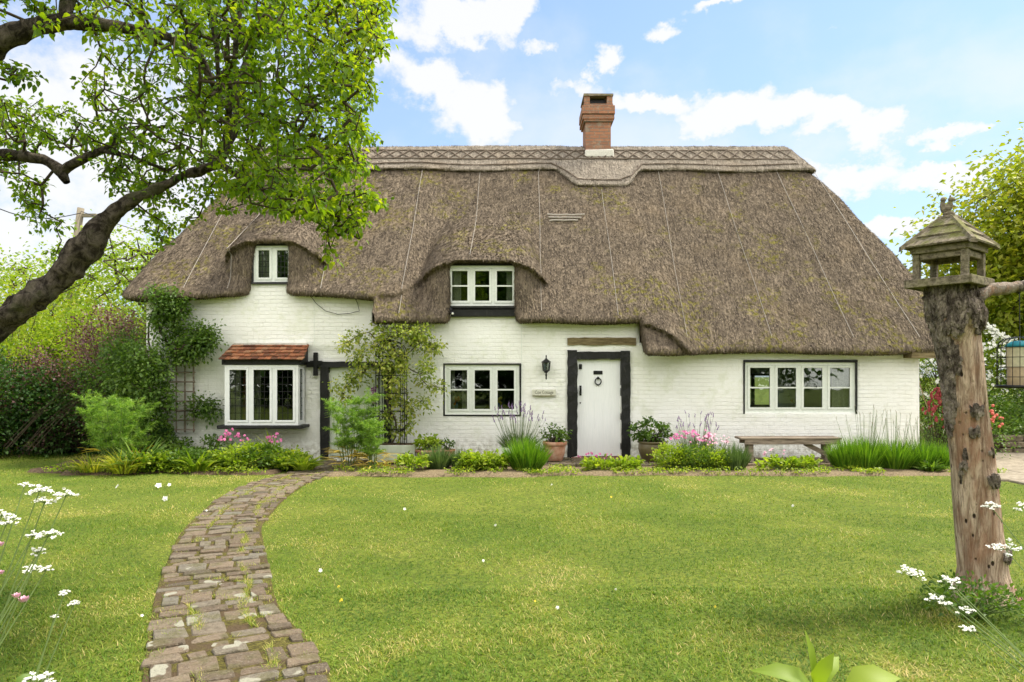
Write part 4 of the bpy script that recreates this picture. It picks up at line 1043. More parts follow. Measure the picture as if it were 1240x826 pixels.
def fennel(name, c, h, n, label, spread=.35, group=None, withered=0, seed=1):
    "feathery plant: stems with sprays of thread-like leaves"
    g = np.random.default_rng(seed); c = np.array(c, float); root = empty(name, c, label, 'plant', group); A, B, ra, rb = [], [], [], []; tips = []
    for k in range(n):
        a = g.random()*6.283; q = g.random()**.5*spread; b = c+np.array([math.cos(a)*q*.35, math.sin(a)*q*.35, 0]); t_ = c+np.array([math.cos(a)*q, math.sin(a)*q, h*g.uniform(.7, 1.05)]); prev = b
        for s_ in range(1, 6):
            p = b+(t_-b)*s_/5+g.normal(size=3)*.012; A.append(prev); B.append(p); ra.append(.009*(1-s_*.13)); rb.append(.009*(1-(s_+1)*.13)); prev = p
            if s_ >= 2: 
                for _ in range(3 if s_ < 5 else 4): tips.append((p, unit(np.array([g.normal(), g.normal(), .75+.3*g.random()])), h*.24*g.uniform(.6, 1.2)))
    L = Leaves()
    P0, D0, LL = [], [], []
    for p, d, ln in tips:
        up = np.array([0, 0, 1.])
        for s_ in range(11):
            t = (s_+1)/11; q0 = p+d*ln*t-up*ln*.25*t*t
            for _ in range(6): P0.append(q0); D0.append(unit(d*.8+g.normal(size=3)*.75)); LL.append(ln*(.42*(1-t*.6)))
        A.append(p); B.append(p+d*ln*.8-up*ln*.15); ra.append(.0035); rb.append(.0015)
    P0 = np.array(P0); N = len(P0); L.blade(P0, np.array(D0), np.array(LL), .0036*g.uniform(.7, 1.4, N), np.clip(g.random(N), 0, 1), .3, 2, g.normal(size=(N, 3)))
    L.build('frond', M['fennel'], root); V, F = frusta(A, B, np.array(ra), np.array(rb), 5); obj('stem', npmesh('stem', V, F), M['stem'], root)
    if withered:
        L = Leaves(); a = g.random(withered)*6.283; q = g.random(withered)*spread*.8; p = c+np.stack([np.cos(a)*q, np.sin(a)*q, g.random(withered)*h*.3+.02], -1)
        L.blade(p, np.stack([np.cos(a), np.sin(a), .1+g.random(withered)], -1), g.uniform(.12, .3, withered), .012, g.random(withered), .8, 3, g.normal(size=(withered, 3))*.7); L.build('withered_leaf', M['withered'], root)
    return root
def climber(att, sk, leaf, wid, mat, per, root, tipr=.0035, fine=False, clr=.07, smat='twig', up=.1, rmax=.02, name='foliage'):
    pts, par, tips, (A, B, ra, rb) = grow([p for p, _ in sk], [q for _, q in sk], None, att, .12, .05, tipr, 0, rmax)
    A2 = [pts[q] if False else sk[q][0] for p, q in sk if q is not None]; B2 = [p for p, q in sk if q is not None]
    if A2: A = np.concatenate([A, np.array(A2)]); B = np.concatenate([B, np.array(B2)]); ra = np.concatenate([ra, np.full(len(A2), rmax)]); rb = np.concatenate([rb, np.full(len(A2), rmax*.85)])
    V, F = frusta(A, B, ra, rb, 5); obj('stem', npmesh('stem', V, F), M[smat], root)
    tp = pts[tips]; id_ = np.repeat(np.arange(len(tp)), per); N = len(id_); off = rng.normal(size=(N, 3))*clr*np.array([1, .7, 1]); L = Leaves()
    cv = rng.random(len(tp)); L.leaf(tp[id_]+off, unit(off+rng.normal(size=(N, 3))*clr*.7+np.array([0, -.2*clr, up*clr])), unit(np.array([0, -.35, 1.])+rng.normal(size=(N, 3))*.5), leaf*rng.uniform(.6, 1.3, N), wid*rng.uniform(.7, 1.2, N), np.clip(cv[id_]*.4+rng.random(N)*.6, 0, 1), fine=fine)
    L.build(name, M[mat], root); return root
def in_poly(poly, n, ya, yb, yfn=None):
    "points whose view from the photograph's viewpoint falls inside an outline, spread in depth"
    poly = np.array(poly, float); out = []; lo = poly.min(0); hi = poly.max(0)
    while len(out) < n:
        q = lo+(hi-lo)*rng.random((n*3, 2)); x, y = q[:, 0], q[:, 1]; ins = np.zeros(len(q), bool); j = len(poly)-1
        for i in range(len(poly)):
            xi, yi = poly[i]; xj, yj = poly[j]; c = ((yi > y) != (yj > y)) & (x < (xj-xi)*(y-yi)/(yj-yi+1e-9)+xi); ins ^= c; j = i
        for a, b in q[ins]:
            out.append(P(a, b, random.uniform(ya, yb)))
    return np.array(out[:n])
# ================================================================ the apple tree in the foreground
def apple_tree():
    base = (-4.25, 4.6, 0)
    root = empty('apple_tree', base, 'old gnarled apple tree leaning in from the left over the lawn', 'tree')
    tr = [((-4.3, 4.6, -.15), .30), ((-4.25, 4.6, .25), .22), ((-4.2, 4.6, .9), .185), ((-4.02, 4.6, 1.5), .17), ((-3.75, 4.6, 1.78), .155), (tuple(P(0, 394, 4.6)), .125), (tuple(P(40, 368, 4.6)), .118), (tuple(P(75, 330, 4.62)), .105), (tuple(P(100, 300, 4.65)), .125), (tuple(P(118, 275, 4.68)), .098), (tuple(P(150, 250, 4.7)), .075), (tuple(P(185, 232, 4.75)), .066), (tuple(P(225, 213, 4.85)), .060), (tuple(P(262, 200, 4.9)), .052)]
    t2 = [((-4.1, 4.62, 1.3), .13), (tuple(P(-110, 300, 4.5)), .12), (tuple(P(-70, 150, 4.35)), .10), (tuple(P(-10, 55, 4.2)), .078), (tuple(P(35, 34, 4.2)), .068), (tuple(P(85, 27, 4.2)), .058), (tuple(P(140, 32, 4.25)), .046), (tuple(P(195, 40, 4.3)), .036), (tuple(P(240, 60, 4.35)), .028), (tuple(P(262, 110, 4.5)), .022)]
    t3 = [(tuple(P(-90, 240, 4.6)), .075), (tuple(P(-30, 190, 5.1)), .05), (tuple(P(15, 187, 5.2)), .042), (tuple(P(55, 192, 5.2)), .042), (tuple(P(75, 207, 5.2)), .046), (tuple(P(82, 222, 5.2)), .022)]
    t4 = [(tuple(P(76, 208, 5.2)), .04), (tuple(P(100, 193, 5.2)), .034), (tuple(P(118, 184, 5.25)), .03), (tuple(P(138, 178, 5.25)), .024), (tuple(P(140, 162, 5.25)), .016)]
    t5 = [(tuple(P(122, 182, 5.25)), .022), (tuple(P(160, 190, 5.2)), .018), (tuple(P(200, 205, 5.2)), .012)]
    t6 = [(tuple(P(80, 28, 4.2)), .04), (tuple(P(84, -60, 4.2)), .04), (tuple(P(150, -140, 4.4)), .036), (tuple(P(260, -120, 4.6)), .03), (tuple(P(290, -20, 4.7)), .024), (tuple(P(283, 90, 4.8)), .022), (tuple(P(270, 190, 4.88)), .022)]
    t7 = [(tuple(P(262, 200, 4.9)), .04), (tuple(P(285, 150, 5.0)), .03), (tuple(P(296, 80, 5.1)), .026), (tuple(P(330, 0, 5.2)), .022), (tuple(P(370, -60, 5.2)), .016)]
    t8 = [(tuple(P(265, 200, 4.9)), .03), (tuple(P(310, 225, 4.9)), .018), (tuple(P(360, 255, 4.9)), .012), (tuple(P(410, 285, 4.85)), .007)]
    t9 = [(tuple(P(290, 130, 5.0)), .02), (tuple(P(350, 150, 4.9)), .014), (tuple(P(400, 200, 4.8)), .008)]
    t10 = [(tuple(P(260, -120, 4.6)), .026), (tuple(P(360, -110, 4.7)), .02), (tuple(P(420, -40, 4.8)), .013), (tuple(P(440, 60, 4.8)), .007)]
    t11 = [(tuple(P(200, -130, 4.5)), .02), (tuple(P(240, -40, 4.5)), .018), (tuple(P(262, 50, 4.6)), .018), (tuple(P(268, 150, 4.8)), .014)]
    tr = [(p, r if p[2] < 1.4 else (r*.76 if p[0] < -2.85 else r*.60)) for p, r in tr]; t2 = [(p, r*.85) for p, r in t2]
    main = [tr]; limbs = [t2, t3, t4, t5, t6, t7, t8, t9, t10, t11]
    V, F = gnarled([([q[0] for q in tr], [q[1] for q in tr])], 36, .36, 9.); obj('trunk', npmesh('trunk', V, F, None, True), M['bark'], root)
    for t in limbs:
        V, F = gnarled([([q[0] for q in t], [q[1] for q in t])], 12, .22, 12.); obj('limb', npmesh('limb', V, F, None, True), M['bark'], root)
    sk = []; 
    for t in [tr[5:]]+limbs:
        for (a, _), (b, _) in zip(t[:-1], t[1:]):
            for s_ in np.linspace(0, 1, 4)[:-1]: sk.append(np.array(a)+(np.array(b)-np.array(a))*s_)
        sk.append(np.array(t[-1][0]))
    regs = [([(225,-40),(455,-40),(462,60),(440,110),(445,185),(425,235),(400,262),(330,262),(262,225),(225,120)], 1450, 3.9, 6.3),
            ([(-40,-60),(230,-60),(235,75),(150,60),(-20,20)], 250, 3.7, 5.2),
            ([(-40,118),(50,120),(110,140),(215,185),(240,225),(140,235),(95,190),(60,175),(-40,240)], 270, 4.7, 6.2),
            ([(100,60),(240,70),(250,210),(200,200),(150,160),(95,120)], 150, 4.0, 6.0),
            ([(0,205),(55,215),(62,262),(25,262),(20,230)], 28, 5.0, 5.8), ([(25,252),(70,255),(85,300),(60,312)], 14, 5, 5.6),
            ([(150,225),(300,215),(310,250),(255,262),(200,300),(175,275)], 70, 4.6, 5.6),
            ([(330,240),(430,235),(440,270),(425,290),(405,262),(330,258)], 80, 4.5, 5.2), ([(380,250),(410,250),(412,300),(400,305)], 22, 4.6, 5.0), ([(440,-60),(480,-40),(478,40),(470,90),(455,60)], 22, 4.2, 6), ([(440,130),(462,170),(440,215),(425,190)], 14, 4.4, 5.6), ([(430,225),(474,248),(455,254)], 12, 4.6, 4.9), ([(440,-20),(470,10),(462,60),(440,40)], 22, 4.4, 5.4), ([(435,90),(458,95),(446,130),(430,120)], 14, 4.4, 5.4), ([(425,225),(442,245),(438,298),(428,290)], 12, 4.6, 5.0), ([(385,255),(400,262),(404,318),(394,312)], 10, 4.6, 5.0),
            ([(400,180),(445,178),(430,205),(400,220)], 30, 4.6, 5.2), ([(0,70),(45,90),(50,105),(0,100)], 12, 4, 4.6),
            ([(-200,-300),(420,-300),(420,-60),(-200,-60)], 260, 3.6, 6.0), ([(-380,-200),(-60,-60),(-60,240),(-200,200),(-380,60)], 190, 3.6, 5.6)]
    att = np.concatenate([in_poly(*r_) for r_ in regs])
    pts, par, tips, (A, B, ra, rb) = grow(sk, [None]*len(sk), None, att, .11, .07, .0022, -.06, .011)
    V, F = frusta(A, B, ra, rb, 5); obj('twigs', npmesh('twigs', V, F), M['twig'], root)
    # rosettes of leaves at twig ends and along the twigs
    nodes = np.concatenate([pts[tips], pts[tips], pts[len(sk):][rng.random(len(pts)-len(sk)) < .55]]); per = 5; id_ = np.repeat(np.arange(len(nodes)), per); N = len(id_)
    off = rdirs(N, .25); p = nodes[id_]+off*rng.uniform(.005, .055, (N, 1)); L = Leaves(); ok = rng.random(N) < .88
    var = np.clip(rng.random(len(nodes))[id_]*.4+rng.random(N)*.45+(fbm(nodes, 1.6, 2)[id_]-.4)*.9, 0, 1)
    L.leaf(p[ok], (off+rng.normal(size=(N, 3))*.4-np.array([0, 0, .25]))[ok], unit(np.array([0, 0, 1.])+rng.normal(size=(N, 3))*.55)[ok], rng.choice([.7, 1., 1., 1.3], N)[ok]*rng.uniform(.024, .044, N)[ok], rng.uniform(.009, .018, N)[ok], var[ok], fine=True)
    L.build('foliage', M['leaf_apple'], root, True)
apple_tree()

# ================================================================ trees and shrubs behind
def bg_tree(name, c, h, r, mat, label, n=260, per=46, leaf=.10, trunk=.18, crown0=.28, group=None, open_=.0, seed=None):
    g = np.random.default_rng(seed or int(abs(c[0]*31+c[1]*7))); c = np.array(c, float); root = empty(name, c, label, 'tree', group)
    cz = h*(crown0+(1-crown0)/2); rz = h*(1-crown0)/2
    d = unit(g.normal(size=(n, 3))); k_ = .55+.75*fbm(d+c*.7, 1.9, 3)[:, None]
    ctr = c+np.array([0, 0, cz])+d*np.array([r, r, rz])*k_*(.35+.65*g.random((n, 1))**.45)
    lead = [c+np.array([0, 0, 0.]), c+np.array([.05*r, 0, h*crown0]), c+np.array([-.05*r, .05*r, h*.6]), c+np.array([0, 0, h*.85])]
    V, F = gnarled([(lead, [trunk*1.15, trunk*.8, trunk*.45, trunk*.12])], 10, .12, 3.); obj('trunk', npmesh('trunk', V, F, None, True), M['bark'], root)
    sk = [lead[1]+(lead[3]-lead[1])*t for t in np.linspace(0, .95, 9)]
    pts, par, tips, (A, B, ra, rb) = grow(sk, [None]*9, None, ctr, .5, .06, .008*h/6, .04, trunk*.4); V, F = frusta(A, B, ra, rb, 5); obj('branches', npmesh('branches', V, F), M['twig'], root)
    N = n*per; id_ = np.repeat(np.arange(n), per); clr = r*.17
    off = g.normal(size=(N, 3))*clr*np.array([1, 1, .55]); L = Leaves(); var = np.clip(g.random(n)[id_]*.5+g.random(N)*.5, 0, 1)
    L.leaf(ctr[id_]+off, unit(off)+g.normal(size=(N, 3))*.5, unit(np.array([0, 0, 1.])+g.normal(size=(N, 3))*.5), leaf*g.uniform(.6, 1.3, N), leaf*.38*g.uniform(.7, 1.2, N), var); L.build('crown', M[mat], root)
    return root
bg_tree('maple_tree', (15.7, 18.5, 0), 8.3, 3.5, 'leaf_gold', 'tall yellow green tree standing behind the bird table on the right', 680, 80, .16, .2, .16)
bg_tree('garden_tree', (19.5, 26, 0), 6.5, 3.2, 'leaf_mid', 'darker green tree at the right edge behind the flowering shrubs', 220, 46, .13, .2, .15)
bg_tree('garden_tree', (14.0, 27, 0), 4.4, 2.4, 'leaf_mid', 'mid green tree low behind the right end of the roof', 160, 46, .13, .15, .12)
bg_tree('willow_tree', (-10.6, 20, 0), 6.3, 3.0, 'leaf_lime', 'pale lime tree behind the left end of the thatched roof', 260, 50, .10, .18, .2)
bg_tree('hedgerow_tree', (-18.5, 26, 0), 6.2, 3.6, 'leaf_lime', 'light green tree far off at the left edge of the garden', 220, 46, .13, .2, .15)
bg_tree('hedgerow_tree', (-15.4, 23, 0), 5.0, 2.4, 'leaf_gold', 'yellowish tree beside the leaning utility pole', 160, 46, .11, .14, .12)
for i, (x, y, h, lb) in enumerate([(-26, 24, 6.5, 'spreading tree left of the garden, outermost in the far hedgerow'), (-4, 34, 5.2, 'tree hidden behind the left half of the cottage'), (5, 36, 5.0, 'tree hidden behind the right half of the cottage'), (26, 30, 7.5, 'broad tree beyond the paved path, outermost on the right')]):
    bg_tree('hedgerow_tree', (x, y, 0), h, h*.6, 'leaf_mid', lb, 120, 40, .16, .2, .12)
shr = [ # name, base, half size, clumps, per, leaf, width, material, label
 ('shrub', (-11.2, 15.2, 0), (2.0, 1.3, 1.62), 150, 90, .085, .028, 'leaf_lime', 'big lime green shrub beneath the leaning trunk at the far left'),
 ('shrub', (-9.6, 16.2, 0), (1.6, 1.2, 1.75), 120, 80, .085, .028, 'leaf_lime', 'tall lime green shrub left of the purple leaved bush'),
 ('purple_shrub', (-8.35, 14.5, 0), (1.0, .7, 1.52), 130, 80, .06, .022, 'leaf_purple', 'purple bronze leaved shrub by the left corner of the cottage'),
 ('purple_shrub', (-9.5, 14.2, 0), (1.1, .7, 1.1), 80, 70, .06, .022, 'leaf_purple', 'low dull purple shrub in front of the lime green bush'),
 ('dark_shrub', (-10.9, 13.6, 0), (1.7, .9, .98), 130, 90, .075, .030, 'leaf_dark', 'dark glossy shrub at the left edge of the lawn'),
 ('dark_shrub', (-9.1, 14.2, 0), (1.3, .8, .9), 90, 80, .07, .028, 'leaf_dark', 'dark green shrub behind the arching bare stems'),
 ('green_shrub', (-7.45, 13.35, 0), (.78, .55, 1.28), 110, 80, .055, .022, 'leaf_mid', 'leafy bush against the left corner of the white wall'),
 ('dark_shrub', (-13.2, 14.0, 0), (1.5, 1.0, 1.3), 100, 70, .08, .03, 'leaf_dark', 'dark shrub outside the left edge beyond the others'),
 ('rose_bush', (8.75, 16.2, 0), (.75, .6, .92), 90, 60, .05, .02, 'leaf_lime', 'yellow green bush close to the right corner of the house'),
 ('flowering_shrub', (10.9, 17.0, 0), (1.7, 1.1, 1.48), 170, 70, .06, .022, 'leaf_lime', 'white blossomed shrub behind the stump of the bird table'),
 ('green_shrub', (12.9, 15.6, 0), (1.6, 1.0, 1.0), 120, 70, .06, .024, 'leaf_mid', 'green shrub under the hanging feeder by the paved path'),
 ('green_shrub', (10.1, 14.8, 0), (.9, .6, .55), 80, 60, .07, .028, 'leaf_mid', 'low leafy shrub just right of the stump beyond the paving'),
 ('green_shrub', (14.6, 14.9, 0), (1.5, .8, .8), 80, 60, .07, .028, 'leaf_mid', 'low shrub at the far right beyond the stone edging'),
]
for i, (x, y, h, lb) in enumerate([(-13, -13, 9, 'big tree behind the photographer, leftmost'), (-6, -16, 10, 'big tree behind the photographer, second from left'), (0, -15, 9.5, 'big tree behind the photographer, third from left'), (6.5, -16, 10, 'big tree behind the photographer, fourth from left'), (13, -14, 9.5, 'big tree behind the photographer, rightmost')]):
    bg_tree('garden_tree', (x, y, 0), h, 4.4, 'leaf_mid', lb, 420, 60, .30, .25, .02)
for (nm, c, r_, nc, per, lf, wd, mt, lb) in shr:
    b = bush(nm, c, r_, nc, per, lf, wd, mt, lb, 'shrub', clr=.34, seed=int(abs(c[0])*100))
    if nm == 'flowering_shrub':
        fl = MB(); g = random.Random(4)
        for _ in range(260):
            a = g.uniform(-3.14, 0); e = g.uniform(-.3, 1.3); p = np.array(c)+np.array([math.cos(a)*math.cos(e)*r_[0], math.sin(a)*math.cos(e)*r_[1], r_[2]*(1+math.sin(e))])*1.0
            for _ in range(4): petals(fl, p+np.array([g.gauss(0, .05), g.gauss(0, .05), g.gauss(0, .04)]), .05)
        tag(fl.build('blossom', M['petal_white'], b), kind='stuff')
# arching bare stems before the dark shrubs
r0 = empty('bare_shrub', (-8.9, 13.0, 0), 'arching bare brown stems leaning over the lawn edge', 'shrub')
mb = MB()
for k in range(9):
    a = random.uniform(-.4, .5); pts = [np.array([-9.4+a*.8, 12.9+.2*random.random(), .15+.1*random.random()])]
    L_ = random.uniform(.8, 1.6)
    for s_ in range(1, 8): t = s_/7; pts.append(pts[0]+np.array([L_*t*1.0, .15*t, L_*(.95*t+.1*math.sin(t*3))*random.uniform(.93, 1.05)]))
    mb.tube(pts, [.008*(1-.1*q) for q in range(8)], 5)
mb.build('stem', M['twig'], r0)
# utility pole and its wire beyond the trees
pole = empty('utility_pole', (-15.3, 24, 0), 'weathered wooden utility pole leaning behind the trees at the left', 'utility pole')
MB().tube([(-15.45, 24, 0), tuple(P(86, 340, 24)), tuple(P(98, 252, 24))], [.15, .13, .11], 12).build('post', M['pole'], pole, True)
mb = MB(); mb.box(P(98, 262, 24)[0]-.1, P(98, 262, 24)[0]+.55, 23.95, 24.05, P(98, 263, 24)[2], P(98, 259, 24)[2]); mb.build('crossarm', M['pole'], pole)
a, b = P(98, 258, 23.9), P(-60, 222, 18); mb = MB(); mb.tube([a+(b-a)*t-np.array([0, 0, .5*math.sin(math.pi*t)]) for t in np.linspace(0, 1, 14)], .015, 5); mb.build('cable', M['iron'], pole)
a, b = P(98, 256, 23.9), P(330, 300, 19); mb = MB(); mb.tube([a+(b-a)*t-np.array([0, 0, .3*math.sin(math.pi*t)]) for t in np.linspace(0, 1, 14)], .012, 5); mb.build('cable', M['iron'], pole)
# stone edging right
w0 = empty('garden_wall', (11.6, 14.1, 0), 'low dry stone wall beyond the paved path at the right', 'wall'); mb = MB(); y = 0
for row in range(3):
    x = 10.0
    while x < 15.5:
        dx = random.uniform(.18, .38); mb.box(x, x+dx-.012, 14.0+random.uniform(-.02, .02), 14.25, row*.13, row*.13+.12, .012, .02); x += dx
mb.build('stones', M['stone'], w0)
# bean canes, red flowers at the corner
w0 = empty('cane_wigwam', (8.35, 14.2, 0), 'wigwam of thin bamboo canes by the right corner of the cottage', 'plant support')
for k in range(8):
    a = k*.785; MB().tube([(8.35+.55*math.cos(a), 14.2+.35*math.sin(a), 0), (8.13+.03*math.cos(a), 14.2+.03*math.sin(a), 2.35)], [.010, .007], 6).build('cane', M['stake'], w0)
bush('red_flower', (8.5, 13.7, 0), (.42, .35, .62), 50, 34, .05, .018, 'leaf_mid', 'bush with dull red flower spikes at the right corner of the cottage', 'flowering plant')
rf = bush('red_flower', (9.0, 13.3, 0), (.42, .35, .50), 50, 34, .05, .018, 'leaf_mid', 'coral red flowering bush partly behind the bird table stump', 'flowering plant')
scatter_parts('flower', MB().blob((0, 0, 0), (.03, .03, .045), 6, 4).blob((.02, 0, .05), (.022, .022, .03), 6, 4).mesh('flower'), M['petal_red'], bpy.data.objects['red_flower'], [np.array([random.gauss(8.45, .2), random.gauss(13.45, .1), random.gauss(.95, .2)]) for _ in range(60)])
scatter_parts('flower', MB().blob((0, 0, 0), (.032, .032, .03), 6, 4).mesh('flower'), M['petal_coral'], rf, [np.array([random.gauss(8.95, .18), random.gauss(13.05, .1), random.gauss(.78, .16)]) for _ in range(60)])

# ================================================================ planting along the front
# climber at the left corner, with its trellis
tr_ = empty('trellis', (SX(224), 12.9, .3), 'weathered wooden trellis fixed to the white wall beside the bay window', 'trellis')
mb = MB()
x0, x1, z0, z1 = SX(206), SX(237), SZ(520), SZ(428)
for k in range(4): x = lerp(x0, x1, k/3); mb.box(x-.013, x+.013, 12.90, 12.915, z0-.05, z1+.04, .006)
mb.build('upright_slat', M['bench'], tr_); mb = MB()
for k in range(9): z = lerp(z0, z1, k/8); mb.box(x0-.04, x1+.04, 12.88, 12.8975, z-.013, z+.013, .006)
mb.build('cross_slat', M['bench'], tr_)
ivy = empty('climbing_rose', (-6.75, 12.8, 0), 'dark green climber covering the left corner of the cottage above the trellis', 'climbing plant')
att = np.concatenate([in_poly([(185,358),(222,362),(225,400),(262,402),(245,422),(232,440),(205,430),(190,400)], 70, 12.55, 12.85), in_poly([(130,420),(200,425),(207,470),(203,530),(215,560),(150,570),(128,500)], 180, 12.2, 12.9), in_poly([(235,485),(262,490),(255,502),(235,505)], 12, 12.7, 12.85), in_poly([(180,352),(215,356),(200,375)], 14, 12.4, 12.7), in_poly([(225,395),(268,404),(240,428)], 22, 12.5, 12.8)])
sk = [(np.array([-6.75, 12.8, 0.]), None)]+[(np.array([-6.75+.06*math.sin(k*1.3), 12.82, .28*k]), k-1) for k in range(1, 11)]
climber(att, sk, .06, .024, 'leaf_mid', 50, ivy, clr=.09)
# planter with obelisk and golden rose
px0, px1 = (448-620)*12.4/830, (503-620)*12.4/830
pl = empty('planter_box', ((px0+px1)/2, 12.5, .05), 'pale green slatted wooden planter below the climbing rose', 'planter')
mb = MB(); zt = 1.6+(455-543)*12.3/830
for k in range(2): mb.box(px0, px1, 12.28, 12.72, .05+k*.155, .05+k*.155+.147, 0, .006)
mb.box(px0-.012, px0+.03, 12.268, 12.30, .04, .365).box(px1-.03, px1+.012, 12.268, 12.30, .04, .365)
mb.build('boards', M['sage'], pl); MB().box(px0+.02, px1-.02, 12.3, 12.7, .33, .357).build('soil', M['soil'], pl)
ob = empty('obelisk', ((482-620)*12.5/830, 12.5, .3), 'tall black metal obelisk with arched top standing in the pale green planter', 'plant support')
ox = (474-620)*12.5/830; ow = .26; mb = MB()
for (yy) in (12.38, 12.62):
    for dx in (-ow, -ow+.07, ow-.07, ow):
        top = 1.6+(455-428)*12.5/830
        pts = [(ox+dx, yy, .33), (ox+dx, yy, top)]
        rr_ = abs(dx)
        if dx > 0: pts = [(ox+dx, yy, .33)]+[(ox+dx*math.cos(a), yy, top+rr_*.9*math.sin(a)) for a in np.linspace(0, math.pi, 15)]+[(ox-dx, yy, .33)]
        else: continue
        m2 = MB(); m2.tube(pts, .009, 6); m2.build('hoop', M['iron'], ob)
mb = MB()
for zz in (.62, .95, 1.28, 1.6, 1.95):
    mb = MB(); mb.tube([(ox-ow, 12.38, zz), (ox+ow, 12.38, zz), (ox+ow, 12.62, zz), (ox-ow, 12.62, zz), (ox-ow, 12.38, zz)], .009, 6); mb.build('ring', M['iron'], ob)
rose = empty('climbing_rose', (ox, 12.5, .34), 'golden green climbing rose on the black obelisk spreading across the side door', 'climbing plant')
att = np.concatenate([in_poly([(408,412),(440,390),(480,388),(520,400),(495,430),(455,440),(420,432)], 52, 12.25, 12.75), in_poly([(400,470),(430,440),(490,430),(535,440),(536,475),(500,465),(440,470),(405,490)], 44, 12.2, 12.8), in_poly([(465,440),(490,440),(495,530),(462,530)], 22, 12.3, 12.7), in_poly([(500,405),(540,418),(520,430)], 9, 12.4, 12.8), in_poly([(490,480),(525,488),(520,500),(490,540)], 10, 12.4, 12.8)])
sk = [(np.array([ox, 12.5, .34]), None)]+[(np.array([ox+.1*math.sin(k*1.1), 12.5+.06*math.cos(k), .34+.22*k]), k-1) for k in range(1, 9)]
climber(att, sk, .065, .025, 'leaf_rose', 32, rose, clr=.062)
fox = empty('foxglove', (SX(457), 12.6, .0), 'purple foxglove spike rising between the door and the obelisk', 'flower')
L = Leaves(); n = 90; zz = rng.random(n)*1.1+.1; a = rng.random(n)*6.283; L.leaf(np.stack([SX(457)+0*a, 12.6+0*a, zz], -1), np.stack([np.cos(a), np.sin(a), .5+0*a], -1), np.tile([[0, 0, 1.]], (n, 1)), .2*(1.3-zz*.6), .04, rng.random(n), True); L.build('foliage', M['leaf_dark'], fox, True)
MB().tube([(SX(457), 12.6, 0), (SX(458), 12.6, 1.45)], .008, 6).build('stem', M['stem'], fox)
fl = MB()
for k in range(22): a = k*2.4; MB().tube([(SX(458)+.01*math.cos(a), 12.6+.01*math.sin(a), 1.1+k*.014), (SX(458)+.05*math.cos(a), 12.6-.02+.05*math.sin(a), 1.08+k*.014)], [.008, .018], 6).build('flower', M['petal_purple'], fox)
# feathery fennels
fennel('fennel', (P(422, 580, 11.6)[0], 11.7, .02), 1.12, 15, 'tall feathery fennel with yellowed lower leaves at the end of the path', .36, withered=90, seed=3)
fennel('fennel', (P(452, 580, 11.6)[0], 11.6, .02), .78, 12, 'second feathery fennel in front of the pale green planter', .28, withered=60, seed=5)
fennel('fennel', (P(133, 580, 11.4)[0], 11.7, .02), 1.15, 22, 'feathery fern like plant at the left end of the flower bed', .55, withered=30, seed=9)
# left bed: leafy perennials, each clump its own plant
bed = [((172, 575), .34, .55, 160, .022, 'leaf_mid', 'strap leaved clump right of the feathery plant in the left bed'), ((150, 578), .25, .42, 120, .012, 'leaf_gold', 'yellowing grassy clump at the left end of the flower bed'),
 ((112, 576), .28, .35, 120, .010, 'leaf_gold', 'low straw yellow clump left of the feathery plant'), ((208, 573), .34, .40, 130, .026, 'leaf_mid', 'arching strap leaves below the wooden trellis'),
 ((238, 575), .30, .38, 120, .024, 'leaf_lime', 'light green strap leaves left of the bay window'), ((345, 572), .26, .38, 90, .02, 'leaf_mid', 'upright leafy clump below the right end of the bay window'), ((368, 573), .24, .34, 90, .02, 'leaf_lime', 'light green clump beside the end of the brick path')]
for ((px, py), r_, h, n, w, mt, lb) in bed: 
    Y = 830*1.6/(py-455)+.25; tussock('leafy_plant', (P(px, py, Y)[0], Y, .03), (r_*1.3, r_), h*1.35, int(n*1.2), w, mt, lb, 'plant', bend=.8, seg=4)
for ((px, Y), r_, h, lb, mt) in [((262, 11.7), .3, .16, 'low leafy plant under the left edge of the bay window', 'leaf_mid'), ((290, 11.6), .32, .15, 'low leafy plant at the foot of the pink flowers', 'leaf_lime'), ((318, 11.7), .30, .17, 'low leafy plant under the middle of the bay window', 'leaf_mid'), ((228, 11.5), .3, .14, 'low leafy plant at the lawn edge below the trellis', 'leaf_mid'), ((195, 11.4), .32, .14, 'low leafy plant in the front of the left bed', 'leaf_lime'), ((350, 11.7), .25, .14, 'low leafy plant by the path edge', 'leaf_lime'), ((170, 12.5), .5, .36, 'dark leafy mound behind the strap leaves', 'leaf_dark'), ((240, 12.5), .5, .26, 'leafy mound against the wall below the trellis', 'leaf_mid')]:
    bush('leafy_plant', (P(px, 0, Y)[0], Y, .02), (r_*1.3, r_, h*random.uniform(.7, 1.3)), 46, 24, .075, .02, mt, lb, 'plant', clr=.12, fine=True, up=.8, stem_mat='stem')
def pink(name, px, Y, h, r_, n, mt, lb, s_=.028, leafm='leaf_mid'):
    return tussock(name, (P(px, 0, Y)[0], Y, .03), (r_, r_*.8), h*.5, 70, .012, leafm, lb, 'flower', bend=.6, heads=[(n, mt, s_, 2.0, False)])
pink('pink_flower', 280, 12.0, .62, .28, 26, 'petal_pink', 'loose pink campion flowers below the left of the bay window')
pink('pink_flower', 333, 12.1, .55, .22, 14, 'petal_pink', 'few pink flowers below the right of the bay window')
tussock('leafy_plant', (P(325, 0, 12)[0], 12.2, .03), (.12, .12), .75, 60, .016, 'leaf_lime', 'tall pointed leafy stem in front of the bay window', 'plant', bend=.5)
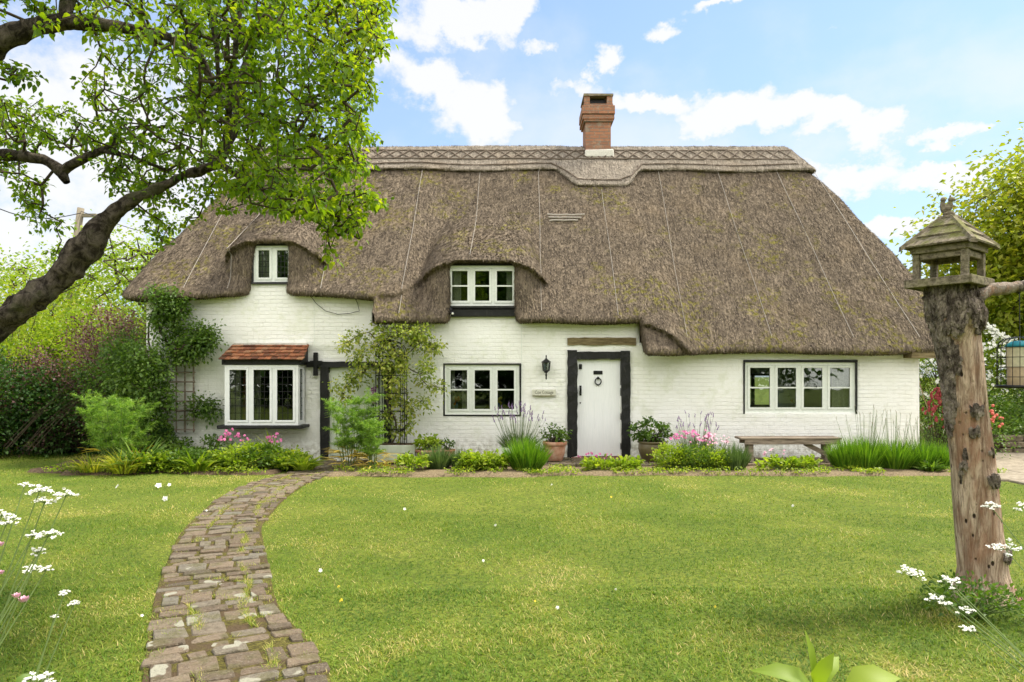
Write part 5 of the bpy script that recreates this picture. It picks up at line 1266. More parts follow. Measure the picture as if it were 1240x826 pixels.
# pots -------------------------------------------------------------------------
def pot(px, Y, z0, H_, R_, mat, label, name='flower_pot', olive=False):
    X = P(px, 0, Y)[0]; root = empty(name, (X, Y, z0), label, 'plant pot')
    if olive: prof = [(.0, 0), (R_*.62, 0), (R_*.66, .01), (R_*.86, H_*.28), (R_*.98, H_*.6), (R_*.95, H_*.84), (R_*.90, H_*.90), (R_*1.02, H_*.92), (R_*1.04, H_*.98), (R_*.98, H_), (R_*.88, H_*.98), (R_*.84, H_*.86), (R_*.5, H_*.5)]
    else: prof = [(.0, 0), (R_*.60, 0), (R_*.64, .01), (R_*.84, H_*.40), (R_*.92, H_*.76), (R_*.93, H_*.8), (R_*1.02, H_*.81), (R_*1.03, H_*.98), (R_*.99, H_), (R_*.88, H_*.99), (R_*.84, H_*.84), (R_*.5, H_*.5)]
    MB().lathe((X, Y, z0), prof, 32).build('pot_body', mat, root, True); mb = MB(); mb.lathe((X, Y, z0), [(0, H_*.90), (R_*.86, H_*.88)], 20); mb.build('soil', M['soil'], root)
    return X, z0+H_*.9
zt_ = .06
X, z = pot(672, 12.45, zt_, .35, .215, M['terra'], 'pale terracotta pot left of the front door')
bush('potted_shrub', (X, 12.45, z), (.26, .22, .17), 34, 12, .055, .02, 'leaf_mid', 'small leafy shrub growing in the pale terracotta pot by the front door', 'shrub', clr=.08, fine=True)
X, z = pot(790, 12.4, zt_, .36, .26, M['olive'], 'round olive glazed pot right of the front door', olive=True)
bush('potted_plant', (X-.05, 12.4, z), (.34, .22, .22), 44, 13, .07, .028, 'leaf_mid', 'broad leafed plant growing in the olive glazed pot', 'plant', clr=.08, fine=True)
X, z = pot(519, 12.3, .04, .24, .23, M['terra'], 'shallow orange terracotta bowl beside the pale green planter')
bush('potted_plant', (X, 12.3, z), (.24, .2, .12), 30, 13, .07, .026, 'leaf_lime', 'light green strawberry like plant in the shallow terracotta bowl', 'plant', clr=.07, fine=True)
X, z = pot(542, 12.5, .04, .22, .14, M['terra'], 'small terracotta pot half hidden behind the grey green lavender')
bush('potted_plant', (X, 12.5, z), (.12, .1, .1), 14, 9, .05, .018, 'leaf_mid', 'sprig of leaves in the small half hidden terracotta pot', 'plant', clr=.06)
tb = empty('planter_box', (P(622, 0, 12.5)[0], 12.5, .05), 'small pale green trough with flowering lavender under the lower window', 'planter')
xx = P(622, 0, 12.5)[0]; mb = MB()
for k in range(2): mb.box(xx-.28, xx+.28, 12.4, 12.66, .05+k*.125, .05+k*.125+.118, 0, .005)
mb.build('boards', M['sage'], tb)
tussock('lavender', (xx+.08, 12.5, .26), (.48, .22), .40, 260, .0055, 'leaf_grey', 'mauve lavender in full flower under the lower window', 'plant', tipspread=1.3, heads=[(58, 'petal_mauve', .022, 1.65, True)])
tussock('lavender', (P(556, 0, 11.5)[0]-.0, 11.6, .03), (.19, .17), .34, 380, .0055, 'leaf_grey', 'small rounded grey green lavender in front of the terracotta pots', 'plant', tipspread=1.25)
b_ = tussock('lavender', (P(530, 0, 11.6)[0], 11.65, .03), (.32, .25), .36, 520, .006, 'leaf_grey', 'grey green lavender mound in front of the shallow terracotta bowl', 'plant', tipspread=1.2)
tussock('lavender', (P(638, 0, 11.4)[0], 11.45, .03), (.42, .32), .52, 1250, .0055, 'leaf_lav', 'bright green unflowered lavender mound in front of the terracotta pot', 'plant', tipspread=1.2)
for px, r_, h, lb in ((500, .2, .15, 'low green weed between the planter and the lavender mound'), (583, .28, .2, 'broad leafed green plant between the two lavender mounds'), (600, .18, .16, 'light green rosette left of the bright lavender mound'), (570, .2, .14, 'small leafy plant right of the small rounded lavender'), (725, .22, .06, 'low mat of leaves before the doorstep'), (760, .18, .06, 'low mat of leaves right of the doorstep'), (945, .3, .09, 'low leafy mat before the wooden bench'), (968, .25, .10, 'low leafy mat left of the long lavender hedge')):
    bush('leafy_plant', (P(px, 0, 11.35)[0], 11.4, .02), (r_*1.2, r_*.8, h*.8), 26, 12, .10, .026, 'leaf_lime', lb, 'plant', clr=.08, fine=True, up=.8, stem_mat='stem')
# mixed flowers right of the door
pink('pink_flower', 838, 12.1, .62, .36, 60, 'petal_pink', 'dense bright pink flowers between the olive pot and the bench', .030)
pink('pink_flower', 862, 11.9, .56, .30, 40, 'petal_pale', 'pale pink flowers to the left of the wooden bench', .026)
pink('pink_flower', 720, 11.9, .22, .35, 18, 'petal_pink', 'low pink flowers on the brick edge below the front door', .022)
pink('pink_flower', 940, 11.8, .34, .2, 7, 'petal_pale', 'few tall pale pink flowers in front of the bench', .026)
tussock('lavender', (P(842, 0, 12.3)[0], 12.35, .04), (.45, .22), .5, 260, .006, 'leaf_grey', 'mauve flowering lavender behind the bright pink flowers', 'plant', tipspread=1.3, heads=[(34, 'petal_mauve', .022, 1.5, True)])
for px, r_, h, mt, lb in ((812, .32, .26, 'leaf_lime', 'light green leafy clump in front of the olive pot'), (838, .36, .24, 'leaf_mid', 'green leafy clump below the bright pink flowers'), (862, .32, .22, 'leaf_lime', 'yellow green clump below the pale pink flowers')):
    bush('leafy_plant', (P(px, 0, 11.5)[0], 11.5, .02), (r_, r_*.7, h*.8), 70, 22, .055, .014, mt, lb, 'plant', clr=.09, up=.7, stem_mat='stem')
tussock('lavender', (P(889, 0, 11.5)[0], 11.5, .03), (.30, .25), .42, 620, .0055, 'leaf_grey', 'grey green lavender at the left foot of the wooden bench', 'plant', tipspread=1.2)
hx = [(1028, .40, .50, 700), (1050, .5, .55, 800), (1085, .5, .52, 800), (1118, .45, .48, 700), (1142, .35, .42, 420)]
for i, (px, r_, h, n) in enumerate(hx):
    tussock('lavender', (P(px, 0, 11.6)[0], 11.65, .03), (r_, r_*.7), h*.98, int(n*1.25), .0052, 'leaf_lav', ['leftmost', 'second from left', 'middle', 'second from right', 'rightmost'][i]+' clump of the long green lavender hedge at the right of the cottage', 'plant', 'lavender hedge at the right', tipspread=1.15, heads=[(26, 'pale_seed', .012, 1.6, True)] if i in (1, 2, 3) else None)
tussock('leafy_plant', (P(1128, 0, 11.3)[0], 11.35, .03), (.3, .25), .3, 120, .022, 'leaf_mid', 'blue green broad leaved plant at the right end of the lavender hedge', 'plant', bend=.9)
# foreground ----------------------------------------------------------------------
def parsley(name, c, tops, label, seed=1, leafy=True):
    g = random.Random(seed); root = empty(name, c, label, 'wild flower'); c = np.array(c, float); st = MB(); hd = MB(); mains = []
    for (t_, r_) in tops:
        r_ = r_*1.35; hd = MB(); t_ = np.array(t_, float); j = c+(t_-c)*.55+np.array([g.uniform(-.02, .02), g.uniform(-.02, .02), .02])
        st.tube([c, c+(j-c)*.5+np.array([g.uniform(-.02, .02), 0, 0]), j, t_-np.array([0, 0, r_*.5])], [.0042, .0036, .003, .002], 5)
        nu = g.randint(10, 13)
        for k in range(nu):
            a = k*2.4; q = math.sqrt((k+.5)/nu)*r_; e = t_+np.array([q*math.cos(a), q*math.sin(a), g.uniform(-.3, .3)*r_-.5*q*q/r_])
            st.tube([t_-np.array([0, 0, r_*.5]), e-np.array([0, 0, .004])], .0011, 3)
            for _ in range(20):
                f = e+np.array([g.gauss(0, r_*.10), g.gauss(0, r_*.10), g.gauss(0, r_*.06)]); s_ = g.uniform(.0030, .0052)*(r_/.045)**.5
                n0 = unit(np.array([g.gauss(0, .4), g.gauss(-.3, .4), 1.])); u = unit(np.cross(n0, (1, .1, 0))); v = np.cross(n0, u)
                hd.add([f+s_*(u*math.cos(b)+v*math.sin(b))*(1 if b_ % 2 else .65) for b_, b in enumerate(np.linspace(0, 2*math.pi, 9)[:-1])], [tuple(range(8))])
        hd.build('flower_head', M['petal_white'], root)
    st.build('stem', M['stem'], root)
    return root
parsley('cow_parsley', (-1.95, 2.2, 0), [(P(48, 588, 2.6), .032), (P(80, 594, 2.6), .03), (P(54, 603, 2.6), .026), (P(30, 585, 2.65), .014)], 'tall white cow parsley at the lower left of the picture', 1)
parsley('cow_parsley', (-1.9, 1.9, 0), [(P(58, 643, 2.4), .028), (P(40, 645, 2.4), .018), (P(46, 665, 2.4), .018), (P(38, 686, 2.45), .022), (P(56, 687, 2.45), .016)], 'white cow parsley with level heads below the tallest at the lower left', 2)
parsley('cow_parsley', (-1.9, 2.0, 0), [(P(8, 628, 2.4), .028), (P(2, 620, 2.4), .02)], 'white cow parsley cut by the left edge', 3)
parsley('cow_parsley', (-1.75, 2.3, 0), [(P(78, 716, 2.6), .014), (P(90, 729, 2.6), .014), (P(66, 745, 2.6), .010)], 'small sparse white cow parsley low on the left lawn', 4)
parsley('cow_parsley', (-1.55, 1.75, 0), [(P(38, 818, 2.2), .018), (P(55, 815, 2.2), .016), (P(58, 824, 2.2), .014)], 'short white cow parsley at the bottom left corner', 5)
parsley('cow_parsley', (2.45, 2.6, 0), [(P(1104, 688, 3.6), .048), (P(1150, 699, 3.5), .036), (P(1138, 723, 3.4), .042), (P(1170, 737, 3.3), .028), (P(1172, 759, 3.2), .024), (P(1153, 711, 3.4), .010)], 'white cow parsley leaning across the foot of the stump', 6)
parsley('cow_parsley', (2.5, 2.4, 0), [(P(1218, 657, 3.2), .05), (P(1200, 609, 3.2), .028), (P(1240, 610, 3.2), .03)], 'white cow parsley rising in front of the stump at the right edge', 7)
# rose at the lower left
b = bush('rose_bush', (-1.95, 2.15, 0), (.30, .25, .38), 34, 10, .07, .026, 'leaf_mid', 'rose bush with one pink bloom at the lower left edge', 'rose bush', clr=.10, fine=True)
fl = MB()
for c, s_ in ((P(29, 727, 2.3), .018), (P(20, 722, 2.3), .014), (P(0, 660, 2.3), .014), (P(1, 694, 2.3), .012)):
    for k in range(16):
        a = k*2.4; q = s_*(.25+.05*k); fl.add([c+np.array([q*.5*math.cos(a), q*.5*math.sin(a), -.3*s_]), c+np.array([q*math.cos(a-.5), q*math.sin(a-.5), .3*s_]), c+np.array([q*1.15*math.cos(a), q*1.15*math.sin(a), .7*s_]), c+np.array([q*math.cos(a+.5), q*math.sin(a+.5), .3*s_])], [(0, 1, 2, 3)])
fl.build('bloom', M['petal_pale'], b)
for (x, y, r_, lb) in ((-1.75, 2.35, .28, 'low leafy weeds at the bottom left corner'), (-1.35, 2.55, .26, 'low leafy weeds beside the path at the bottom left'), (-2.1, 2.7, .3, 'low green weeds by the left edge below the cow parsley')):
    bush('leafy_plant', (x, y, 0), (r_*1.2, r_, .13), 40, 14, .05, .018, 'leaf_lime', lb, 'plant', clr=.08, fine=True, up=.5, stem_mat='stem')
# bright leaves at the bottom
lf = empty('broad_leaf_plant', (.72, 1.62, 0), 'bright lime broad leaved shoot rising at the bottom edge', 'plant')
L = Leaves(); c = P(985, 832, 1.35)
tips_ = [(-.10, .01, .045), (-.045, -.02, .02), (.0, .02, .105), (.06, .03, .055), (.025, -.02, .075), (.16, .0, .035)]
bs = np.array([c, c-np.array([.01, 0, .02]), c, c, c, c+np.array([.06, 0, .0])]); tp = np.array([c+np.array(t_) for t_ in tips_]); 
for k in range(6): L.leaf(bs[k][None], (tp[k]-bs[k])[None], np.array([[.1, -.6, 1.]]), np.linalg.norm(tp[k]-bs[k])*1.12, (.022, .02, .008, .020, .016, .028)[k], np.array([.38+.05*k]), True, .12)
L.build('foliage', M['leaf_lime'], lf, True); mb = MB(); mb.tube([(.72, 1.62, 0), (.70, 1.62, .5), tuple(c)], [.006, .005, .003], 6); mb.tube([tuple(c-np.array([.02, 0, .08])), tuple(bs[5])], .0025, 5); mb.build('stem', M['stem'], lf)
tussock('leafy_plant', (2.35, 2.75, 0), (.25, .2), .55, 26, .012, 'leaf_mid', 'thin leafy stems at the bottom right corner', 'plant', bend=.6, seg=4)
bush('leafy_plant', (3.05, 4.55, 0), (.32, .22, .10), 34, 16, .05, .012, 'leaf_mid', 'tuft of leaves at the left foot of the stump', 'plant', clr=.09, up=.5, stem_mat='stem')

# ================================================================ lawn grass
def grass():
    L = Leaves()
    def zone(n, y0, y1, h, w, seg):
        # uniform over the visible ground
        y = (y0**2+rng.random(n)*(y1**2-y0**2))**.5; lim = 640/830*y+2.6; x = rng.uniform(-1, 1, n)*lim
        # keep the path and beds clear, with a ragged edge
        pxc = np.interp(y, _yy, _xx); pw = np.interp(y, pY, pW); rag = (fbm(np.stack([x, y, 0*x], -1), 5, 2)-.5)*.22
        rag = (fbm(np.stack([x, y, 0*x], -1), 3.2, 3)-.62)*.42; on = np.abs(x-pxc) < pw+rag; front = np.where(x < -3.8, 11.15, 11.22)+(fbm(np.stack([x, 0*x, 0*x], -1), 2.2, 2)-.5)*.35
        keep = ~on & ((y < front) | (x < -8.0)) & ~((x > 7.4+np.maximum(10-y, 0)*.9) & (y > 9.2)) & (y < 14.6); x, y = x[keep], y[keep]; n = len(x)
        xr_, yr_ = x*.80-y*.60, x*.60+y*.80; dry = fbm(np.stack([xr_*1.1, yr_*1.4, 0*x+3.3], -1), .9, 4); dry = np.clip((dry-.49)*4.5, 0, 1)*(.5+.8*vnoise(np.stack([xr_, yr_, 0*x+1.4], -1), 4.)); tone = fbm(np.stack([yr_, xr_*1.2, 0*x+9.4], -1), 1.7, 4); tone = .5+(tone-.5)*1.5
        edge = np.clip(1-np.abs(np.abs(x-np.interp(y, _yy, _xx))-np.interp(y, pY, pW))/.25, 0, 1)*.6
        var = np.clip(.14+.75*(tone-.3)+dry*.32+edge*.3+rng.normal(0, .20, n)+(rng.random(n) < .05+.12*dry)*.4, 0, 1)
        p = np.stack([x, y, ground_z(x, y)-.004], -1); hh = h*rng.uniform(.5, 1.3, n)*(.7+.6*np.clip(tone, .1, 1))*(1-.3*dry); d = rdirs(n, 1.3)
        L.blade(p, d, hh, w*rng.uniform(.6, 1.3, n), var, .5, seg)
    zone(240000, 2.6, 5.2, .042, .0026, 2); zone(220000, 5.2, 8.0, .040, .0042, 1); zone(250000, 8.0, 14.6, .040, .0062, 1)
    # tufts in the joints of the path
    n = 190000; s_ = rng.random(n)*(_s[-1]-1.2); y = np.interp(s_, _s, _yy); x = np.interp(s_, _s, _xx)+rng.uniform(-1, 1, n)*np.interp(y, pY, pW)
    u = (x-np.interp(s_, _s, _xx)); m = fbm(np.stack([x*1.5, y*1.5, 0*x+5], -1), 2.2, 3) > .50
    lines = np.minimum.reduce([np.abs(u-.22-.03*np.sin(y*5)), np.abs(u+.17+.03*np.sin(y*4)), np.abs(np.mod(s_+.05*np.sin(x*9), .43)-.2)]) < .022
    k = (m & lines) | ((np.abs(u-.22-.03*np.sin(y*5)) < .03) & (fbm(np.stack([x, y, 0*x+2], -1), 3, 2) > .42)); x, y = x[k], y[k]; n = len(x)
    L.blade(np.stack([x, y, ground_z(x, y)+.01], -1), rdirs(n, 1.2), .045*rng.uniform(.4, 1.3, n), .003, np.clip(.7+rng.normal(0, .2, n), 0, 1), .5, 1)
    g = L.build('grass', M['grass']); tag(g, 'short mown lawn grass, patchy green and straw coloured', 'grass', kind='stuff')
def zone_fix(): pass
grass()
def cover():
    "low self-sown weeds along the front of the beds"
    L = Leaves(); n = 11000; x = rng.uniform(-7.6, 8.0, n); y = 10.98+rng.random(n)**1.5*.75+(x < -3.8)*.1; k = (fbm(np.stack([x*1.4, y*1.2, 0*x+4], -1), 1.6, 3) > .50) & ~((x > -3.95) & (x < -2.95)); x, y = x[k], y[k]; n = len(x)
    hh = .03+.09*fbm(np.stack([x, y, 0*x+7], -1), 2.5, 2)
    L.leaf(np.stack([x, y, .03+rng.random(n)*hh], -1), rdirs(n, .6), unit(np.array([0, 0, 1.])+rng.normal(size=(n, 3))*.4), rng.uniform(.025, .06, n), rng.uniform(.009, .018, n), rng.random(n))
    tag(L.build('ground_cover', M['leaf_lime']), 'low yellow green weeds creeping along the front edge of the flower beds', 'ground cover', kind='stuff')
cover()
# petals and daisies fallen on the lawn
for i, (px, py, s_, mt) in enumerate([(192, 591, .05, 'petal_white'), (200, 607, .04, 'petal_white'), (142, 592, .04, 'petal_white'), (205, 590, .03, 'petal_white'), (413, 733, .018, 'petal_yellow'), (410, 716, .012, 'petal_yellow'), (388, 696, .018, 'petal_white'), (648, 734, .01, 'petal_yellow'), (866, 741, .01, 'petal_yellow'), (585, 684, .014, 'petal_white'), (675, 742, .014, 'petal_white'), (745, 720, .012, 'petal_white'), (600, 640, .016, 'petal_white'), (250, 622, .014, 'petal_white'), (172, 752, .012, 'petal_white'), (490, 620, .02, 'petal_white'), (668, 590, .02, 'petal_white'), (960, 616, .02, 'petal_white'), (740, 605, .016, 'petal_yellow')]):
    Y = 830*1.6/(py-455); q = P(px, py, Y); q[2] = .035; mb = MB(); petals(mb, q, s_, 5); petals(mb, q+np.array([.004, 0, .004]), s_*.7, 4)
    Lb = 'small %s petals lying on the lawn' % ('yellow' if 'yellow' in mt else 'white'); mb.build('fallen_petal', M[mt], label=Lb, cat='petal', group='%s petals scattered on the lawn' % ('yellow' if 'yellow' in mt else 'white'))
# ================================================================ bird table on its stump
def stump():
    root = empty('tree_stump', (3.43, 5.0, 0), 'bare pale dead tree stump with rough bark collar carrying the bird table', 'tree stump')
    Y = 5.0; ax = [(-.05, 1191, 722, 40), (0, 1191, 718, 33), (0, 1190, 690, 28), (0, 1185, 640, 26), (0, 1178, 560, 24.5), (0, 1171, 500, 23.5), (0, 1166, 450, 23.5), (0, 1161, 415, 24.5), (0, 1156, 392, 26.5), (0, 1153, 372, 28), (0, 1152, 356, 27), (0, 1152, 347, 25)]
    S_ = Y/830; C_ = np.array([P(a[1], a[2], Y) for a in ax]); C_[0, 2] = -.06; r_ = np.array([a[3]*S_ for a in ax]); zz = C_[:, 2]; m = 240; n = 110
    z = np.linspace(-.06, zz[-1], m); o = np.argsort(zz); cx = np.interp(z, zz[o], C_[o, 0]); rr_ = np.interp(z, zz[o], r_[o])
    an = np.arange(n)*2*math.pi/n; Z, A_ = np.meshgrid(z, an, indexing='ij'); Rr = np.repeat(rr_[:, None], n, 1)
    D3 = np.stack([np.cos(A_)*1.2, np.sin(A_)*1.2, Z*.9], -1).reshape(-1, 3)
    # bark remains on the left side, round the top collar and at the foot
    side = -np.cos(A_)*.9-.1*np.sin(A_); nb = fbm(D3, 3.2, 3).reshape(m, n); topz = np.clip((Z-1.88)/.15, 0, 1); low = np.clip((.22-Z)/.1, 0, 1)*.35
    edge = side+(nb-.5)*1.1
    bark = ((edge > .92-.22*np.clip((Z-.9)/.5, 0, 1)) ) | (nb+topz*.6 > .80)
    bark = np.clip(.5+(np.maximum((edge-(.92-.22*np.clip((Z-.9)/.5, 0, 1)))-1.2*np.clip((.85-Z)/.3, 0, 1), nb+topz*.6-.80))*5., 0, 1)
    lump = (fbm(D3, 5.5, 3).reshape(m, n)-.5)
    Rr = Rr*(1+bark*(.02+.20*lump)*(1+.6*topz)+.05*(fbm(D3, 1.6, 2).reshape(m, n)-.5)*2*.8-.04)
    for (za, aa, ww, hh) in ((.86, -1.3, .035, .035), (1.35, -1.75, .03, .03), (1.2, -1.9, .02, .018), (.33, -1.0, .035, .03), (.95, -2.5, .02, .02), (1.05, -1.2, .015, .014), (2.02, -1.15, .06, .05), (1.95, -2.2, .05, .035), (2.1, -1.7, .05, .03)):
        da = (A_-(aa % (2*math.pi)))*rr_[:, None]; Rr = Rr+hh*np.exp(-(da**2+(Z-za)**2)/(2*ww**2))
        bark = np.maximum(bark, np.clip((np.exp(-(da**2+(Z-za)**2)/(2*ww**2))-.4)*5, 0, 1))
    Rr = Rr+.03*np.exp(-((Z)/.08)**2)*(.5+vnoise(D3, 3.).reshape(m, n))
    V = np.stack([cx[:, None]+Rr*np.cos(A_), Y+Rr*np.sin(A_), Z+0*Rr], -1).reshape(-1, 3)
    i_ = np.arange(m*n).reshape(m, n); F = np.stack([i_[:-1], np.roll(i_, -1, 1)[:-1], np.roll(i_, -1, 1)[1:], i_[1:]], -1).reshape(-1, 4)
    V = np.concatenate([V, [[cx[-1], Y, zz[-1]]]]); F = np.concatenate([F, np.stack([i_[-1], np.roll(i_[-1], -1), np.full(n, m*n), np.full(n, m*n)], -1)])
    obj('trunk', npmesh('trunk', V, F, np.concatenate([bark.ravel(), [1.]]), True), M['deadwood'], root)
    # plates of bark still clinging on
    bk_ = bark.ravel(); cand = np.nonzero((bk_ > .6) & (Z.ravel() > .05))[0]; g = np.random.default_rng(5); cand = g.choice(cand, 1500); q = MB(); cen = np.stack([cx[:, None]+0*Rr, Y+0*Rr, Z], -1).reshape(-1, 3)
    for k in cand:
        p = V[k]; nr = unit(p-cen[k]); up = np.array([-.06, 0, 1.]); sd_ = unit(np.cross(up, nr)); L_ = g.uniform(.012, .045); W_ = g.uniform(.006, .018); t = g.normal(0, .25); u = unit(up*math.cos(t)+sd_*math.sin(t)); s2 = np.cross(nr, u); lf = g.uniform(.004, .016)
        a_ = [p+u*L_*x1+s2*W_*y1*g.uniform(.6, 1.2)+nr*(lf*h1) for x1, y1, h1 in ((-1, -.6, .3), (-.5, -1, .8), (.6, -.9, 1), (1, -.2, .5), (.7, .8, 1), (-.4, 1, .8), (-1, .5, .2))]
        b_ = [v_-nr*(lf+.012) for v_ in a_]; q.add(a_+b_, [tuple(range(7))]+[(j, 7+j, 7+(j+1) % 7, (j+1) % 7) for j in range(7)], 1.)
    q.build('bark', M['deadwood'], root)
    pts = [P(1160, 372, 4.95), P(1180, 358, 4.9), P(1200, 350, 4.9), P(1225, 345, 4.9), P(1250, 343, 4.92), P(1290, 330, 5.0), P(1330, 300, 5.1)]
    V, F = gnarled([(pts, [.07, .055, .042, .04, .038, .032, .012])], 16, .28, 14.); obj('side_branch', npmesh('side_branch', V, F, np.full(len(V), .5)+.5*(vnoise(V, 9.) > .5), True), M['deadwood'], root)
stump()
def bird_table():
    c = np.array([P(1149, 0, 5.0)[0], 5.0, 0.]); zb = 1.6+(455-347)*5/830
    root = empty('bird_table', (c[0], c[1], zb), 'mossy wooden bird table with hipped roof on top of the stump', 'bird table')
    th = R(38); ca, sa = math.cos(th), math.sin(th)
    K_ = .84
    def rot(V): return [(c[0]+K_*(x*ca-y*sa), c[1]+K_*(x*sa+y*ca), zb+z*1.0) for x, y, z in V]
    def part(name, boxes, mat='mossy', parent=None, bev=.004):
        mb = MB()
        for b in boxes: mb.box(*b, .0015, bev)
        mb.v = rot(mb.v); return mb.build(name, M[mat], parent or root)
    a = .245
    part('platform', [(-a, a, -a, a, 0.0, .014)]); 
    for b in ((-a-.016, a+.016, -a-.016, -a-.002, -.01, .05), (-a-.016, a+.016, a+.002, a+.016, -.01, .05), (-a-.016, -a-.002, -a, a, -.01, .05), (a+.002, a+.016, -a, a, -.01, .05)): part('platform_edge', [b])
    h = .235; q = .185; w = .026
    for sx_ in (-1, 1):
        for sy_ in (-1, 1): part('post', [(sx_*q-w, sx_*q+w, sy_*q-w, sy_*q+w, .015, h)])
    for b in ((-q+w+.001, q-w-.001, -q-.012, -q+.012, h-.045, h), (-q+w+.001, q-w-.001, q-.012, q+.012, h-.045, h), (-q-.012, -q+.012, -q+w+.001, q-w-.001, h-.045, h), (q-.012, q+.012, -q+w+.001, q-w-.001, h-.045, h)): part('rail', [b])
    e = .225
    for b in ((-e, e, -e, -e+.018, h+.002, h+.042), (-e, e, e-.018, e, h+.002, h+.042), (-e, -e+.018, -e+.019, e-.019, h+.002, h+.042), (e-.018, e, -e+.019, e-.019, h+.002, h+.042)): part('fascia', [b])
    # roof: overlapping boards on four faces, hip boards, cap
    E = .268; T = .055; hz = h+.03; HT = .215
    roof = MB(); 
    for f in range(4):
        an = f*math.pi/2; cf, sf = math.cos(an), math.sin(an)
        for k in range(3):
            t0, t1 = k/3, (k+1.12)/3
            V = []
            for t, dz in ((t0, .016), (t1, .002)):
                t = min(t, 1.); wdt = lerp(E, T, t); z = hz+HT*t
                for hh in (dz, dz+.011):
                    for s_ in (-1, 1): V.append((s_*wdt, -wdt-hh*.5, z+hh))
            V = [(x*cf-y*sf, x*sf+y*cf, z) for x, y, z in V]; roof.add(rot(V), [(0, 1, 3, 2), (4, 6, 7, 5), (0, 2, 6, 4), (1, 5, 7, 3), (2, 3, 7, 6), (0, 4, 5, 1)])
    ro = roof.build('roof', M['mossy'], root)
    for sx_ in (-1, 1):
        for sy_ in (-1, 1):
            mb = MB(); A_ = np.array([sx_*(E+.015), sy_*(E+.015), hz+.018]); B_ = np.array([sx_*T*.9, sy_*T*.9, hz+HT+.022]); n1 = np.array([-sy_, sx_, 0])*.020; up = np.array([0, 0, .013])
            V = []
            for P0 in (A_, B_):
                for s_ in (-1, 1): V += [P0+n1*s_-np.array([0, 0, .022]), P0+n1*s_*.55+up]
            mb.add(rot(V), [(0, 1, 3, 2), (4, 6, 7, 5), (0, 4, 5, 1), (2, 3, 7, 6), (1, 5, 7, 3), (0, 2, 6, 4)]); mb.build('hip_board', M['mossy'], ro)
    part('roof_cap', [(-.066, .066, -.066, .066, hz+HT+.012, hz+HT+.034)], parent=ro)
    mb = MB(); zc = hz+HT+.034
    ctr = rot([(0, 0, zc)])[0]; cx, cy, cz = ctr
    # weathered carved squirrel finial: base, haunch, chest, head with ears, tail up the back
    mb.blob((cx, cy, cz+.012), (.030, .022, .016), 12, 8).blob((cx-.012, cy, cz+.038), (.021, .018, .030), 12, 8).blob((cx+.004, cy-.002, cz+.058), (.015, .014, .026), 10, 8).blob((cx+.010, cy-.004, cz+.092), (.016, .013, .015), 10, 8).blob((cx+.024, cy-.006, cz+.089), (.009, .007, .007), 8, 6)
    mb.blob((cx-.028, cy+.004, cz+.055), (.013, .012, .038), 10, 8).blob((cx-.026, cy+.004, cz+.092), (.014, .011, .016), 10, 8).blob((cx+.004, cy-.006, cz+.108), (.004, .003, .009), 6, 5).blob((cx+.008, cy+.004, cz+.108), (.004, .003, .009), 6, 5).blob((cx+.018, cy-.006, cz+.055), (.011, .006, .006), 8, 5)
    mb.v = [(cx+(x-cx)*1.45, cy+(y-cy)*1.45, cz+(z-cz)*1.3) for x, y, z in mb.v]
    mb.build('squirrel_finial', M['mossy'], ro, True)
bird_table()
def feeder():
    Y = 4.9; x0, x1 = P(1212, 0, Y)[0], P(1212, 0, Y)[0]+.27; zb = P(0, 470, Y)[2]; zt = P(0, 408, Y)[2]; cx = (x0+x1)/2; r = .135
    root = empty('bird_feeder', (cx, Y, zb), 'black caged bird feeder with teal lid hanging at the right edge', 'bird feeder')
    MB().lathe((cx, Y, zb), [(0, 0), (r, 0), (r+.012, .006), (r+.012, .018), (r, .022), (0, .022)], 28).build('tray', M['iron'], root, True)
    mb = MB()
    for k in range(20):
        a = k*2*math.pi/20; pr = [(r, .02), (r, zt-zb-.08), (r*.93, zt-zb-.04), (r*.7, zt-zb-.012), (.02, zt-zb)]
        mb.tube([(cx+q*math.cos(a), Y+q*math.sin(a), zb+z) for q, z in pr], .0022, 5)
    for z in (.08, .15, .22, .29): mb.tube([(cx+r*math.cos(a), Y+r*math.sin(a), zb+z) for a in np.linspace(0, 2*math.pi, 29)], .0025, 5, cap=False)
    mb.build('cage', M['iron'], root)
    MB().lathe((cx, Y, zb), [(.0, .34), (.05, .335), (.085, .31), (.09, .295), (0, .295)], 24).build('lid', M['teal_plastic'], root, True)
    MB().lathe((cx, Y, zb), [(.075, .022), (.075, .15), (0, .15)], 24).build('seed', M['seed_mix'], root, True)
    MB().lathe((cx, Y, zb), [(.078, .152), (.078, .293)], 24).build('tube', M['cream_plastic'], root, True)
    mb = MB(); top = P(1238, 340, 4.91); mb.tube([(cx, Y, zt), (cx, Y+.005, P(0, 346, 4.91)[2])], .003, 6); mb.build('hanging_wire', M['iron'], root)
feeder()
